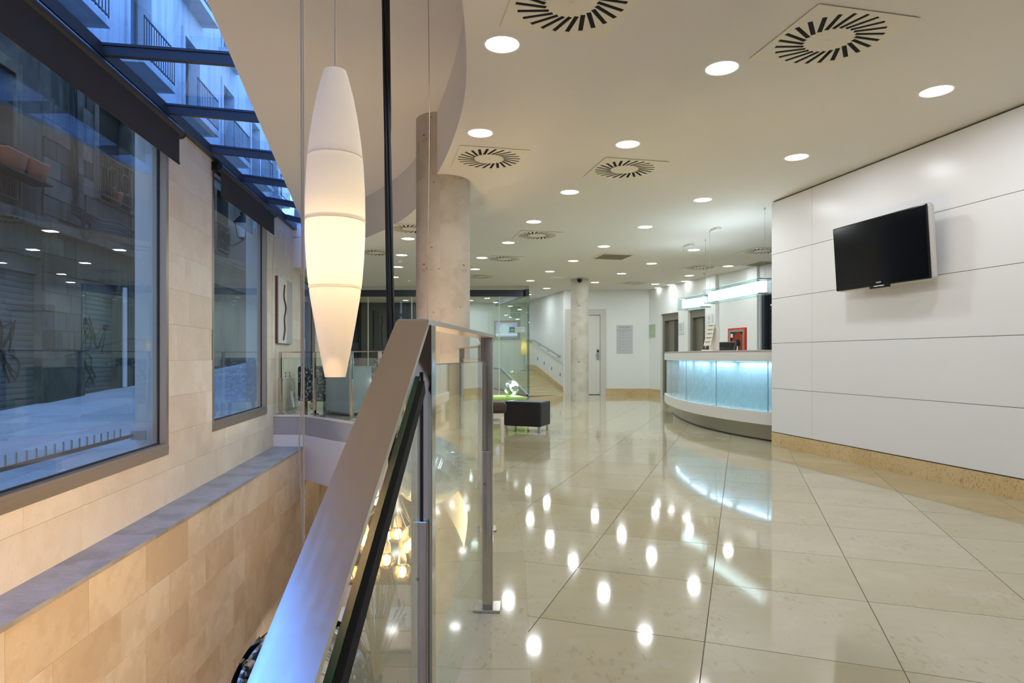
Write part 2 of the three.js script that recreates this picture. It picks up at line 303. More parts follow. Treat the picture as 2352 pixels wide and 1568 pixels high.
// --- lower wall and the sloping-away ledge
const LF2 = frame(-2.616, 0, -0.0896, 1), S2 = z => z / 0.996;
{
  const w = struct('wall_left_lower', LF2, 'damp stained limestone wall of the stair void below the ledge', 'wall');
  for (let k = 0; k < 6; k++) {
    const y1 = -0.585 - k * 0.4, y0 = Math.max(-2.95, y1 - 0.4);
    for (let s = 2.0 - (k % 2) * 0.4; s < 12.2; s += 0.84) put('stone', ubox(Math.max(s, 1.5) + 0.001, Math.min(12.2, s + 0.84) - 0.001, y0 + 0.001, y1 - 0.001, -0.02, 0, 1, R() * 9, R() * 9), M.wet[(R() * 4) | 0], w);
  }
  put('stone', ubox(S2(-3), 1.5, -2.95, -0.586, -0.02, 0), M.wet[0], w);
  put('bedding', box(S2(-3), S2(12.2), -2.95, -0.586, -0.5, -0.012), M.limeBack, w);
  const lg = struct('trim_1', null, 'grey stone ledge running below the windows', 'ledge');
  const A = z => [-2.842 - 0.118 * z - 0.01, z], B = z => [-2.616 - 0.0896 * z + 0.012, z];
  let z = 2.0; for (const L of [1.6, 1.9, 1.75, 1.9, 1.82]) { const z1 = Math.min(10.94, z + L); put('coping', uvm(plan([B(z + 0.001), B(z1 - 0.001), A(z1 - 0.001), A(z + 0.001)], -0.585, -0.55), 1, R() * 5, R() * 5), M.greyStone, lg); z = z1; }
  put('coping', uvm(plan([B(-3), B(2), A(2), A(-3)], -0.585, -0.55), 1), M.greyStone, lg);
}
// --- windows
function windowFrame(name, q, label, fw = 0.06, bottom = 0.12) {
  const f = struct(name, LF, label, 'window'), [a, b, c, d] = q;
  const fr = face(rect(a, b, c, d), [rect(a + fw, b - fw, c + bottom, d - 0.08)], -0.13, 0.006);
  put('frame', fr, M.alu, f);
  put('sill_lip', box(a + 0.004, b - 0.004, c + 0.045, c + bottom - 0.03, 0.006, 0.012), M.alu, f);
  put('gasket', face(rect(a + fw, b - fw, c + bottom, d - 0.08), [rect(a + fw + 0.012, b - fw - 0.012, c + bottom + 0.012, d - 0.09)], -0.085, -0.06), M.rubber, f);
  put('pane', box(a + fw, b - fw, c + bottom, d - 0.08, -0.078, -0.066), M.window, f);
}
windowFrame('window_1', win[0], 'large street window in an aluminium frame, nearest one');
windowFrame('window_2', win[1], 'tall street window in an aluminium frame behind the pendant lamp side');
windowFrame('window_3', win[2], 'narrow far window beyond the picture in the lounge', 0.05, 0.06);
// --- skylight: sloping tinted panes between aluminium bars
{
  const f = struct('window_4', null, 'tinted glass skylight wedge with dark aluminium bars', 'skylight');
  const Lp = (z, n = 0) => V(-2.842 - 0.118 * z + n, 0, -z), Rx = z => -0.975 - 0.2439 * z;
  const zs = []; for (let k = 0; k < 13; k++) zs.push(12.7 - 1.245 * k);
  put('side_rail', bar(at(LF, S(-3.1), 3.535, 0.03), at(LF, S(12.75), 3.535, 0.03), 0.09, 0.10), M.anthra, f);
  put('side_rail', bar(at(LF, S(-3.1), 3.60, 0.0), at(LF, S(12.75), 3.60, 0.0), 0.09, 0.04), M.anthra, f);
  for (const z of zs) {
    const a = Lp(z, 0.06); a.y = 3.53; const z2 = z - 0.08, b = V(Rx(z2) + 0.1, 3.40, -z2);
    put('glazing_bar', bar(a, b, 0.055, 0.075), M.anthra, f);
    const up = V(0, 0.05, 0); put('bar_cap', bar(a.clone().add(up), b.clone().add(up), 0.075, 0.02), M.anthra, f);
  }
  for (let i = 0; i + 1 < zs.length; i++) {
    const z1 = zs[i] - 0.004, z0 = zs[i + 1] + 0.004, c = [Lp(z0, -0.05), Lp(z1, -0.05), V(Rx(z1 - 0.08) + 0.3, 0, -z1 + 0.08), V(Rx(z0 - 0.08) + 0.3, 0, -z0 + 0.08)];
    const Y = [3.598, 3.598, 3.452, 3.452], pos = [];
    for (const t of [0, 0.012]) c.forEach((p, k) => pos.push(p.x, Y[k] + t, p.z));
    const g = new THREE.BufferGeometry(); g.setAttribute('position', new THREE.Float32BufferAttribute(pos, 3));
    g.setIndex([0, 3, 2, 0, 2, 1, 4, 5, 6, 4, 6, 7, 0, 1, 5, 0, 5, 4, 1, 2, 6, 1, 6, 5, 2, 3, 7, 2, 7, 6, 3, 0, 4, 3, 4, 7]); const g2 = g.toNonIndexed(); g2.computeVertexNormals();
    put('pane', g2, M.sky, f);
  }
  put('end_panel', plan([[-4.45, 12.4], [-3.9, 12.4], [-3.9, 12.75], [-4.5, 12.75]], HU - 0.01, 3.62), M.slabFace, f);
}
// --- unseen upper floors of the hotel, height set to shade the skylight
{
  const u = struct('wall_hotel_unseen', null, 'unseen upper floors of the hotel, shading the glass roof', 'wall');
  put('facade_wall', plan([[-0.243 + 0.32, -3.2], [3, -3.2], [3, 12.7], [-3.75, 12.7]], HU + 0.42, 9.5), M.plaster, u);
  put('facade_wall', plan([[-4.4, 12.75], [3, 12.75], [3, 34], [-6.85, 34]], 3.66, 9.5), M.plaster, u);
}
// --- right wall of large white panels on a stone skirting
const RF = frame(2.936, 7.14, 0.208, -0.978);
{
  const w = struct('wall_right', RF, 'off-white panelled wall carrying the television', 'wall');
  put('core', box(0, 10, 0, 2.74, -0.14, -0.016), M.gap, w);
  const ys = [0.155, 0.645, 1.15, 1.65, 2.15, 2.735], ss = [0, 0.675, 3.7, 6.7, 9.9];
  for (let i = 0; i < 4; i++) for (let j = 0; j < 5; j++) put('panel', rbox(ss[i] + 0.0015, ss[i + 1] - 0.0015, ys[j] + 0.002, ys[j + 1] - 0.002, -0.018, 0, 0.0012, 1), M.panel, w);
  const b = struct('baseboard_right', RF, 'tan marble skirting below the white panels', 'skirting');
  for (let s = 0; s < 9.9; s += s < 0.1 ? 0.55 : 0.92) put('skirting_stone', ubox(s + 0.001, Math.min(9.9, s + (s < 0.1 ? 0.55 : 0.92)) - 0.001, 0, 0.148, -0.016, 0.0, 1, R() * 5, R() * 5), M.skirting, b);
}
// --- far white wall with a door, lift wall, ramp wall, hidden outer walls
const FW = frame(1.36, 16.6, 1, 0), LW = frame(3.60, 16.6, 0.25, -0.968), CW = frame(0.45, 20.35, 0.249, -0.968);
{
  const w = struct('wall_far', FW, 'plain white far wall with a service door', 'wall');
  put('plaster', face(rect(0, 2.27, 0, H), [[[0.2, 0], [0.96, 0], [0.96, 2.1], [0.2, 2.1]]], -0.15, 0), M.whiteFar, w);
  const b = struct('baseboard_far', FW, 'tan marble skirting of the far white wall', 'skirting');
  for (let k = 0; k < 3; k++) put('skirting_stone', ubox(1.115 + k * 0.375 + 0.001, 1.115 + (k + 1) * 0.375 - 0.001, 0, 0.165, 0, 0.015, 1, k, k), M.skirting, b);
  const d = struct('door_1', FW, 'pale grey service door behind the concrete column', 'door');
  put('door_frame', face([[0.03, 0], [0.2, 0], [0.2, 2.1], [0.96, 2.1], [0.96, 0], [1.11, 0], [1.11, 2.25], [0.03, 2.25]], [], -0.02, 0.03), M.doorFrame, d);
  put('leaf', rbox(0.204, 0.956, 0.012, 2.094, -0.05, -0.005, 0.003, 1), M.door, d);
  const h = put('lock_plate', rbox(0.865, 0.925, 0.93, 1.2, -0.005, 0.03, 0.008), M.greyMetal, d);
  put('handle', rbox(0.83, 0.91, 1.04, 1.06, 0.045, 0.062, 0.006), M.chrome, h); put('spindle', rbox(0.895, 0.908, 1.043, 1.057, 0.03, 0.05, 0.003), M.chrome, h); put('card_reader', rbox(0.872, 0.918, 1.12, 1.17, 0.03, 0.036, 0.003), M.dark, h);
  for (const y of [0.2, 1.75]) put('hinge', rbox(0.196, 0.214, y, y + 0.12, -0.006, 0.036, 0.004), M.greyMetal, d);
}
{
  const w = struct('wall_lifts', LW, 'white wall with two lift openings behind reception', 'wall');
  put('plaster', face(rect(0, 10.2, 0, H), [rect(0.637, 1.53, 0, 2.07), rect(1.972, 2.80, 0, 2.07), rect(4.63, 6.0, 0, 2.4)], -0.2, 0), M.whiteFar, w);
  put('pilaster', rbox(2.815, 3.22, 0, H, 0, 0.07, 0.004, 1), M.whiteFar, w);
  put('pilaster', rbox(4.29, 4.61, 0, H, 0, 0.05, 0.004, 1), M.whiteFar, w);
  for (const [s0, s1] of [[0.0, 0.635], [1.532, 1.97]]) put('skirting_stone', ubox(s0, s1, 0, 0.165, 0, 0.014), M.skirting, w);
  for (const [n, a, b, l] of [['door_2', 0.637, 1.53, 'brushed steel lift door, farther of the two'], ['door_3', 1.972, 2.80, 'brushed steel lift door, nearer of the two']]) {
    const d = struct(n, LW, l, 'lift door');
    put('lift_frame', face(rect(a, b, 0, 2.07), [[[a + 0.1, 0.001], [b - 0.06, 0.001], [b - 0.06, 1.9], [a + 0.1, 1.9]]], -0.19, -0.06), M.liftSteel, d);
    const m = a + 0.1 + (b - a - 0.16) * 0.52;
    put('door_panel', rbox(a + 0.1, m, 0.005, 1.9, -0.17, -0.14, 0.004, 1), M.liftSteel, d); put('door_panel', rbox(m + 0.006, b - 0.06, 0.005, 1.9, -0.15, -0.12, 0.004, 1), M.liftDark, d);
  }
  const g = struct('door_4', LW, 'dark framed glass door at the right end of the lift wall', 'door');
  put('door_frame', face(rect(4.63, 6.0, 0, 2.4), [rect(4.71, 5.28, 0.1, 2.3), rect(5.36, 5.92, 0.1, 2.3)], -0.16, -0.04), M.anthra, g);
  put('pane', box(4.71, 5.28, 0.1, 2.3, -0.11, -0.1), M.partition, g); put('pane', box(5.36, 5.92, 0.1, 2.3, -0.11, -0.1), M.partition, g);
}
{
  const w = struct('wall_ramp', CW, 'white wall beside the ramp with a stepped skirting', 'wall');
  put('plaster', box(0, 3.85, 0, H, -0.15, 0), M.whiteFar, w);
  const prof = [[0, 0.59], [1.15, 0.56], [3.72, 0.02], [3.85, 0], [3.85, 0.17], [3.78, 0.18], [1.18, 0.74], [0, 0.76]];
  put('skirting', uvm(face(prof, [], 0, 0.014), 1), M.skirting, w);
  for (const s of [1.3, 1.95, 2.65, 3.4]) { const y = 0.9 - Math.max(0, (s - 1.15)) * 0.2; const l = put('step_light', rbox(s, s + 0.06, y + 0.02, y + 0.12, 0, 0.006, 0.002, 1), M.greyMetal, w); put('lens', rbox(s + 0.015, s + 0.045, y + 0.04, y + 0.09, 0.006, 0.009, 0.001, 1), M.black, l); }
  // ramp: sloped ribbed stone between the wall and the glass
  const r = struct('ramp', CW, 'ribbed cream stone ramp rising to the meeting room', 'ramp');
  put('ramp_body', uvm(new THREE.ExtrudeGeometry(shapeOf([[0, 0], [4.0, 0], [1.15, 0.56], [0, 0.56]]), { depth: 1.0, bevelEnabled: false }), 1), M.marble, r);
  for (let k = 0; k < 16; k++) { const s = 1.35 + k * 0.165, y = 0.56 - (s - 1.15) * 0.1965; put('grip_strip', rbox(s, s + 0.05, y - 0.012, y + 0.006, 0.04, 0.94, 0.002, 1), M.skirting, r); }
  put('side_wall', face([[0, 0], [3.95, 0], [1.15, 0.62], [0, 0.62]], [], 1.0, 1.08), M.whiteFar, r);
  const h = thing('wall_handrail', 'thin steel handrail on brackets along the ramp wall', 'handrail', at(CW, 0, 0, 0), CW.ang);
  put('rail', tube([V(0.3, 1.5, 0.07), V(1.1, 1.5, 0.07), V(1.22, 1.48, 0.07), V(3.5, 1.03, 0.07), V(3.6, 1.01, 0.07)], 0.018, 60, 8), M.greyMetal, h);
  for (const [s, y] of [[0.7, 1.5], [1.6, 1.405], [2.5, 1.228], [3.4, 1.05]]) put('bracket', mergeGeometries([rod(V(s, y - 0.015, 0.07), V(s, y - 0.07, 0.07), 0.007, 6), rod(V(s, y - 0.07, 0.07), V(s, y - 0.07, 0), 0.007, 6)]), M.greyMetal, h);
}
{
  const o = struct('wall_back', null, 'white outer walls of lobby and meeting room, partly unseen', 'wall');  // rear, side and end walls are unseen and keep sky light out
  put('end_wall', box(-6.2, 8.4, -0.3, HU + 0.3, -21.5, -21.2), M.whiteFar, o);
  put('side_wall', box(8.2, 8.4, -0.3, HU + 0.3, -21.3, 3.1), M.white, o);
  put('unseen_rear_wall', box(-3.2, 8.4, -3, HU + 0.4, 3.0, 3.2), M.white, o);
  put('meeting_room_wall', box(-2.6, 0.7, 0, H, -20.6, -20.45), M.whiteFar, o);
  put('dark_panel_wall', box(-5.6, -2.6, 0, H, -20.6, -20.45), std({ color: 0x252b2a, roughness: 0.5 }), o);
  const b = struct('wall_basement', null, 'peach walls of the lower floor seen below the lounge', 'wall');
  put('end_wall', uvm(box(-4.2, 2.2, -3, -0.36, -12.4, -12.2), 1), M.wet[1], b);
  put('side_wall', box(1.9, 2.1, -3, -0.36, -12.3, 3.1), M.cream, b);
  const bf = struct('floor_basement', null, 'cream stone floor of the lower level', 'floor');
  for (let i = 0; i < 7; i++) for (let j = 0; j < 15; j++) put('tile', uvm(plan([[-3.7 + i * 0.8 + 0.001, -0.0 + j * 0.82 + 0.001], [-3.7 + (i + 1) * 0.8 - 0.001, j * 0.82 + 0.001], [-3.7 + (i + 1) * 0.8 - 0.001, (j + 1) * 0.82 - 0.001], [-3.7 + i * 0.8 + 0.001, (j + 1) * 0.82 - 0.001]], -2.97, -2.95), 1, R() * 9, R() * 9), M.marble3, bf);
  put('mortar_bed', box(-3.9, 2.1, -3.1, -2.953, -12.4, 3.2), M.grout, bf);
}
// --- concrete columns
{
  const c = struct('column_1', null, 'smooth pitted concrete column at the edge of the stair void', 'column'); c.position.set(-0.69, 0, -6.32);
  const g = new THREE.CylinderGeometry(0.268, 0.268, 6.3, 64); g.translate(0, 0.2, 0); { const uv = g.attributes.uv; for (let i = 0; i < uv.count; i++) uv.setXY(i, uv.getX(i) * 1.68, uv.getY(i) * 6.3); }
  put('shaft', g, M.concrete, c);
  const d = struct('column_2', null, 'slim round concrete column in front of the service door', 'column'); d.position.set(1.53, 0, -14.25);
  const g2 = new THREE.CylinderGeometry(0.2, 0.2, H, 48); g2.translate(0, H / 2, 0); { const uv = g2.attributes.uv; for (let i = 0; i < uv.count; i++) uv.setXY(i, uv.getX(i) * 1.26, uv.getY(i) * H); }
  put('shaft', g2, M.concretePale, d);
}
// --- glass partition of the meeting room
{
  const p = struct('glass_partition', frame(-4.68, 15.7, 1, 0), 'clear glass partition with a dark header between lounge and meeting room', 'partition');
  put('head_frame', box(0, 5.1, 2.66, H, -0.05, 0.05), M.doorFrame, p); put('header_beam', box(0, 4.96, 2.5, 2.66, -0.09, -0.01), M.anthra, p);
  put('pane', box(4.37, 5.11, 0.01, 2.5, -0.06, -0.05), M.partition, p); put('end_profile', box(5.11, 5.117, 0, 2.66, -0.062, -0.048), M.edge, p);
  for (let k = 0; k < 4; k++) put('pane', box(k * 1.09 + 0.01, (k + 1) * 1.09 - 0.01, 0.01, 2.5, -0.06, -0.05), M.partition, p);
  put('post', box(-0.05, 0.02, 0, 2.66, -0.09, 0.01), M.anthra, p); 
  for (let k = 1; k < 5; k++) put('seal', box(k * 1.09 - 0.01, k * 1.09 + 0.01, 0.01, 2.5, -0.062, -0.048), M.plastic, p);
  const q = struct('glass_partition_side', frame(-0.62, 19.3, 0.255, -0.967), 'glass side screen of the meeting room standing along the ramp', 'partition');
  put('header_beam', box(0.6, 3.9, 2.5, 2.66, -0.05, 0.03), M.anthra, q);
  for (let k = 0; k < 3; k++) put('pane', face([[k * 1.33, Math.max(0, 0.64 - Math.max(0, k * 1.33 - 1.15) * 0.22)], [(k + 1) * 1.33 - 0.02, Math.max(0.0, 0.64 - Math.max(0, (k + 1) * 1.33 - 1.15) * 0.22)], [(k + 1) * 1.33 - 0.02, 2.66], [k * 1.33, 2.66]], [], -0.006, 0.006), M.partition, q);
  put('shoe_rail', tube([V(0, 0.65, 0), V(1.1, 0.65, 0), V(1.25, 0.63, 0), V(3.9, 0.05, 0)], 0.025, 30, 6), M.greyMetal, q);
  put('end_profile', box(3.98, 3.988, 0, 2.66, -0.008, 0.008), M.edge, q);
}

// ================================================================ ceiling fittings
const UV = (u, v) => { const a = 12.3 * Math.PI / 180; return [u * Math.cos(a) - v * Math.sin(a), u * Math.sin(a) + v * Math.cos(a)]; };
const ringGeo = lathe([[0.093, 0.012], [0.094, 0.0], [0.098, -0.004], [0.108, -0.003], [0.113, 0.0]], 40), discGeo = (() => { const g = new THREE.CircleGeometry(0.094, 40); g.rotateX(Math.PI / 2); return g; })();
function downlight(X, Z, y, label, group, I = LAMP, color = 0xf2f7ff) {
  const t = thing('recessed_downlight', label, 'downlight', V(X, y, -Z), 0, group);
  put('trim_ring', ringGeo, M.spotRing, t); const d = put('diffuser_disc', discGeo, M.spot, t); d.position.y = -0.0005;
  const l = new THREE.RectAreaLight(color, I, 0.132, 0.132); l.position.set(0, -0.004, 0); l.rotation.x = -Math.PI / 2; t.add(l);
}
const rows = [[3.47, [0.70, 2.06, 3.62]], [4.88, [0.81, 2.04, 3.62]], [6.43, [2.03, 3.58]], [7.94, [2.02, 3.57]], [9.48, [0.49, 2.01, 3.56, 5.12, 6.66]], [11.03, [0.46, 1.86, 3.55, 5.09, 6.68]], [12.5, [0.45, 1.97, 3.52, 5.09, 6.64]], [14.12, [0.43, 3.51, 5.08, 6.61]]];
rows.forEach(([v, us], r) => us.forEach((u, k) => { const [X, Z] = UV(u, v); downlight(X, Z, H, `round recessed downlight, ${ORD[k]} from left in the ${ORD[r]} ceiling row from the front`, 'recessed ceiling downlights', u > 6.5 ? LAMP * 0.7 : r < 4 ? LAMP * 0.92 : LAMP * 1.2, r < 4 ? 0xf2f7ff : 0xeffaff); }));
[13.47, 14.2, 14.89, 15.55].forEach((v, k) => { const [X, Z] = UV(7.07, v); downlight(X, Z, H, `small recessed downlight, ${['nearest', 'second nearest', 'third nearest', 'farthest'][k]} of four along the lift wall`, 'recessed ceiling downlights', LAMP * 0.1, 0xeffaff); });
[[0.89, 16.16, 'nearer'], [0.45, 17.74, 'farther']].forEach(([X, Z, w]) => downlight(X, Z, H, `recessed downlight above the ramp, the ${w} one`, 'recessed ceiling downlights', LAMP * 1.1, 0xeffaff));
[[-2.72, 17.0, 'nearest'], [-3.0, 18.3, 'second'], [-3.3, 19.6, 'third'], [-1.75, 17.3, 'fourth'], [-0.9, 18.3, 'fifth'], [-1.3, 19.6, 'farthest']].forEach(([X, Z, w]) => downlight(X, Z, H, `recessed downlight behind the glass partition, ${w} of six, last three added`, 'recessed ceiling downlights', LAMP * 0.9, 0xeffaff));  // last three added as fill for the meeting room
[[0.70, 1.95, 'left'], [2.06, 1.95, 'middle'], [3.62, 1.95, 'right']].forEach(([u, v, w]) => { const [X, Z] = UV(u, v); downlight(X, Z, H, `unseen recessed downlight overhead in front of the viewpoint, ${w} one`, 'recessed ceiling downlights', LAMP, 0xf2f7ff); });  // out of view, continuing the grid to light the near floor
[[0.9, -0.4, 'left'], [2.6, -0.1, 'right']].forEach(([X, Z, w]) => downlight(X, Z, H, `unseen recessed downlight overhead behind the viewpoint, ${w} one`, 'recessed ceiling downlights', LAMP, 0xf2f7ff));  // out of view, lighting the floor and walls near the camera

const swirlGeo = (() => {
  const holes = []; for (let k = 0; k < 24; k++) {
    const a = k / 24 * Math.PI * 2, tilt = -0.55, c = Math.cos(a), s = Math.sin(a), dx = Math.cos(a + tilt), dy = Math.sin(a + tilt), w = 0.0125, L = 0.158, x0 = 0.128 * c, y0 = 0.128 * s;
    holes.push([[x0 - dy * w, y0 + dx * w], [x0 + dx * L - dy * w, y0 + dy * L + dx * w], [x0 + dx * L + dy * w, y0 + dy * L - dx * w], [x0 + dy * w, y0 - dx * w]].reverse());
  }
  const g = new THREE.ExtrudeGeometry(shapeOf(rect(-0.3, 0.3, -0.3, 0.3), holes), { depth: 0.003, bevelEnabled: false }); g.rotateX(Math.PI / 2); return g;
})();
const DIFF = [[0.95, 2.98, 'cut off by the top edge of the picture, nearest the void'], [2.45, 3.03, 'near the upper right corner above the television wall'], [0.99, 5.49, 'beside the curved ceiling edge, near the large column'], [2.28, 5.53, 'between the second and third rows of lights'],
  [2.29, 8.81, 'in the middle of the ceiling beyond the fourth row of lights'], [2.27, 11.05, 'just right of the large column, nearer of two'], [2.26, 13.62, 'just right of the large column, farther of two'], [6.02, 14.05, 'in front of the far corner by the lifts'], [6.24, 11.31, 'above the farther glass light box'], [6.26, 9.32, 'half hidden by the panelled wall end'], [0.50, 8.73, 'half hidden left of the large column'], [0.02, 10.86, 'between pendant lamp and black cables']];
for (const [u, v, w] of DIFF) {
  const [X, Z] = UV(u, v), t = thing('swirl_air_diffuser', `square swirl air diffuser ${w}`, 'air diffuser', V(X, H, -Z), 12.3 * Math.PI / 180, 'swirl air diffusers');
  const p = put('face_plate', swirlGeo, M.diffuser, t); p.position.y = -0.0035; put('plenum', new THREE.CylinderGeometry(0.286, 0.286, 0.003, 48).translate(0, -0.0017, 0), M.dark, t);
  const sc = put('centre_screw', new THREE.CylinderGeometry(0.008, 0.008, 0.003, 12), M.diffuser, t); sc.position.y = -0.0075;
}
for (const [u, v, w] of [[4.07, 10.4, 'in the open ceiling left of the light boxes'], [7.17, 10.57, 'above the lift wall end, half hidden']]) {
  const [X, Z] = UV(u, v), t = thing('return_air_grille', `dark slatted return air grille ${w}`, 'air grille', V(X, H, -Z), 12.3 * Math.PI / 180, 'return air grilles');
  put('grille_frame', face(rect(-0.3, 0.3, -0.3, 0.3), [rect(-0.265, 0.265, -0.265, 0.265)], -0.004, 0.01).rotateX(Math.PI / 2), M.diffuser, t);
  put('backing', box(-0.265, 0.265, -0.001, 0, -0.265, 0.265), M.dark, t);
  for (let k = 0; k < 15; k++) { const x = -0.25 + k * 0.0357; const s = put('slat', box(-0.012, 0.012, -0.0008, 0.0008, -0.265, 0.265), std({ color: 0x7d785f, roughness: 0.5 }), t); s.position.set(x, -0.007, 0); s.rotation.z = -0.5; }
}
{ const [X, Z] = UV(3.93, 13.33); const t = thing('access_panel', 'small blank white access panel in the ceiling left of the slim column', 'access panel', V(X, H, -Z), 0.21); put('panel', rbox(-0.19, 0.19, -0.006, 0, -0.19, 0.19, 0.002, 1), M.plastic, t); }
for (const [X, Z, w] of [[-2.04, 11.48, 'left of the large column'], [4.02, 13.15, 'above the farther light box'], [-2.35, 14.4, 'near the meeting room header']]) { const t = thing('smoke_detector', `small round smoke detector on the ceiling ${w}`, 'smoke detector', V(X, H, -Z), 0, 'smoke detectors'); put('base', lathe([[0.001, -0.012], [0.05, -0.012], [0.055, 0]], 24), M.plastic, t); put('head', lathe([[0.001, -0.045], [0.03, -0.042], [0.04, -0.02], [0.042, -0.012]], 24), M.diffuser, t); }
{ // security camera on the slim column
  const t = thing('security_camera', 'small dark dome security camera atop the slim column', 'camera', V(1.5, H, -14.02)); put('base', lathe([[0.001, -0.03], [0.06, -0.03], [0.07, 0]], 24), M.greyMetal, t); const d = put('dome', new THREE.SphereGeometry(0.055, 20, 14), M.black, t); d.position.y = -0.05; const e = put('lens', new THREE.CylinderGeometry(0.018, 0.022, 0.05, 14), M.dark, t); e.rotation.x = Math.PI / 2 - 0.5; e.position.set(0, -0.07, 0.045);
}
// ================================================================ roller blinds
for (const [z0, z1, w] of [[2.6, 6.68, 'nearest large street window'], [7.95, 10.56, 'second street window, behind the pendant lamp']]) {
  const t = thing('roller_blind', `dark grey roller blind rolled up above the ${w}`, 'blind', at(LF, 0, 0, 0), LF.ang, 'roller blinds');
  put('roll', rod(V(S(z0), 3.40, 0.075), V(S(z1) + 0.1, 3.40, 0.075), 0.052, 24), M.blindRoll, t);
  for (const s of [S(z0) - 0.015, S(z1) + 0.1]) put('end_cap', mergeGeometries([rod(V(s, 3.40, 0.075), V(s + 0.015, 3.40, 0.075), 0.056, 24), box(s, s + 0.015, 3.345, 3.455, 0, 0.075).toNonIndexed()].map(g => g.index ? g.toNonIndexed() : g)), M.black, t);
  put('fabric', box(S(z0) + 0.02, S(z1), 3.06, 3.38, 0.102, 0.105), M.blind, t);
  put('hem_bar', rbox(S(z0) + 0.02, S(z1), 3.035, 3.065, 0.096, 0.111, 0.005), M.blind, t);
  put('hem_end', rbox(S(z1), S(z1) + 0.012, 3.037, 3.063, 0.098, 0.109, 0.003), M.greyMetal, t);
  const sx = S(z1) + 0.09; if (z0 > 5) put('pull_chain', tube([V(sx, 3.36, 0.1), V(sx + 0.02, 2.4, 0.05), V(sx + 0.03, 1.4, 0.04), V(sx + 0.02, 0.75, 0.04)], 0.003, 24, 5), M.greyMetal, t);
}
// ================================================================ pendant lamp and hanging lamps over the void
{
  const X = -0.70, Z = 2.5, t = thing('pendant_lamp', 'long cream spindle pendant lamp glowing over the stair void', 'pendant lamp', V(X, 0, -Z));
  // radius along the height; three seams
  const prof = [[0.040, 0.92], [0.061, 1.03], [0.0785, 1.13], [0.0935, 1.22], [0.1045, 1.30], [0.1115, 1.39], [0.1155, 1.48], [0.1165, 1.56], [0.1145, 1.66], [0.109, 1.76], [0.100, 1.85], [0.087, 1.94], [0.070, 2.03], [0.052, 2.10], [0.043, 2.13]];
  const rad = y => { for (let i = 0; i + 1 < prof.length; i++) if (y <= prof[i + 1][1]) { const k = (y - prof[i][1]) / (prof[i + 1][1] - prof[i][1]); return prof[i][0] + (prof[i + 1][0] - prof[i][0]) * k; } return prof.at(-1)[0]; };
  const cuts = [0.92, 1.275, 1.536, 1.79, 2.13];
  for (let k = 0; k < 4; k++) {
    const p = []; for (let i = 0; i <= 24; i++) { const y = cuts[k] + (cuts[k + 1] - cuts[k]) * i / 24; p.push([rad(y) - (k < 3 && i === 24 ? 0.003 : 0), y + (i === 24 && k < 3 ? 0.0 : 0)]); }
    put('shade', lathe(p, 64), M.shade, t);
    if (k) put('seam_ring', lathe([[rad(cuts[k]) - 0.004, cuts[k] - 0.006], [rad(cuts[k]) + 0.0012, cuts[k] - 0.002], [rad(cuts[k]) + 0.0012, cuts[k] + 0.002], [rad(cuts[k]) - 0.004, cuts[k] + 0.006]], 64), M.shade, t);
  }
  put('top_cap', lathe([[0.0005, 2.134], [0.03, 2.134], [0.043, 2.13]], 32), M.shade, t);
  put('socket', rod(V(0, 1.52, 0), V(0, 1.46, 0), 0.02, 16), M.plastic, t);
  const b = put('bulb', new THREE.SphereGeometry(0.04, 24, 16), std({ color: 0xffffff, emissive: 0xffdf9e, emissiveIntensity: 4 }), t); b.position.y = 1.41;
  const l = new THREE.PointLight(0xffe2b4, 0.19); l.position.y = 1.41; l.castShadow = true; l.shadow.radius = 1.5; t.add(l);
  put('cord', tube([V(0, 2.13, 0), V(0.001, 2.6, 0), V(0, HU, 0)], 0.0035, 12, 6), M.cord, t);
  put('inner_stem', rod(V(0, 1.52, 0), V(0, 2.13, 0), 0.003, 6), M.cord, t);
}
function pleated(R0, n) {              // a round fan of folded strip: sharp radial pleats, dished towards the middle
  const pos = [], P = (i, j) => { const a = i / (2 * n) * Math.PI * 2, r = R0 * (0.16 + 0.84 * j / 4); return [r * Math.cos(a), r * Math.sin(a), R0 * 0.22 * (j / 4) ** 2 + (i % 2 ? 1 : -1) * 0.055 * r]; };
  for (let i = 0; i < 2 * n; i++) for (let j = 0; j < 4; j++) { const A = P(i, j), B = P(i + 1, j), C = P(i + 1, j + 1), D = P(i, j + 1); pos.push(...A, ...B, ...C, ...A, ...C, ...D); }
  const g = new THREE.BufferGeometry(); g.setAttribute('position', new THREE.Float32BufferAttribute(pos, 3)); g.setAttribute('uv', new THREE.Float32BufferAttribute(new Float32Array(pos.length / 3 * 2), 2)); g.computeVertexNormals(); return g;
}
function ribbonLamp(label, c, r, mat, cordPts, seed) {
  const t = thing('ribbon_lamp', label, 'pendant lamp', c, 0), q = rng(seed);
  const strip = (rr, w, arc) => { const g = new THREE.CylinderGeometry(rr, rr * 0.86, w, 64, 1, true, 0, arc); return g; };
  for (let k = 0; k < 11; k++) { const m = put('ribbon', strip(r * (0.99 - 0.05 * (k % 4)), r * (0.42 + 0.2 * q()), Math.PI * (1.25 + 0.7 * q())), mat, t); m.rotation.set(q() * 6.3, q() * 6.3, q() * 6.3); }
  for (let k = 0; k < 4; k++) { const m = put('pleated_fan', pleated(r * 0.93, 40 + 6 * k), mat, t); m.rotation.set(k ? (q() - 0.5) * 2.2 : -0.75, k ? (q() - 0.5) * 2.2 : 0.15, q() * 3); }
  { const m = put('ribbon', new THREE.CylinderGeometry(r * 1.02, r * 0.96, r * 0.36, 72, 1, true), mat, t); m.rotation.x = Math.PI / 2 - 0.75; }
  put('bulb', new THREE.SphereGeometry(0.022, 16, 12), M.plastic, t);
  for (const pts of cordPts) put('cord', tube(pts, 0.0028, 40, 6), M.cord, t);
  return t;
}
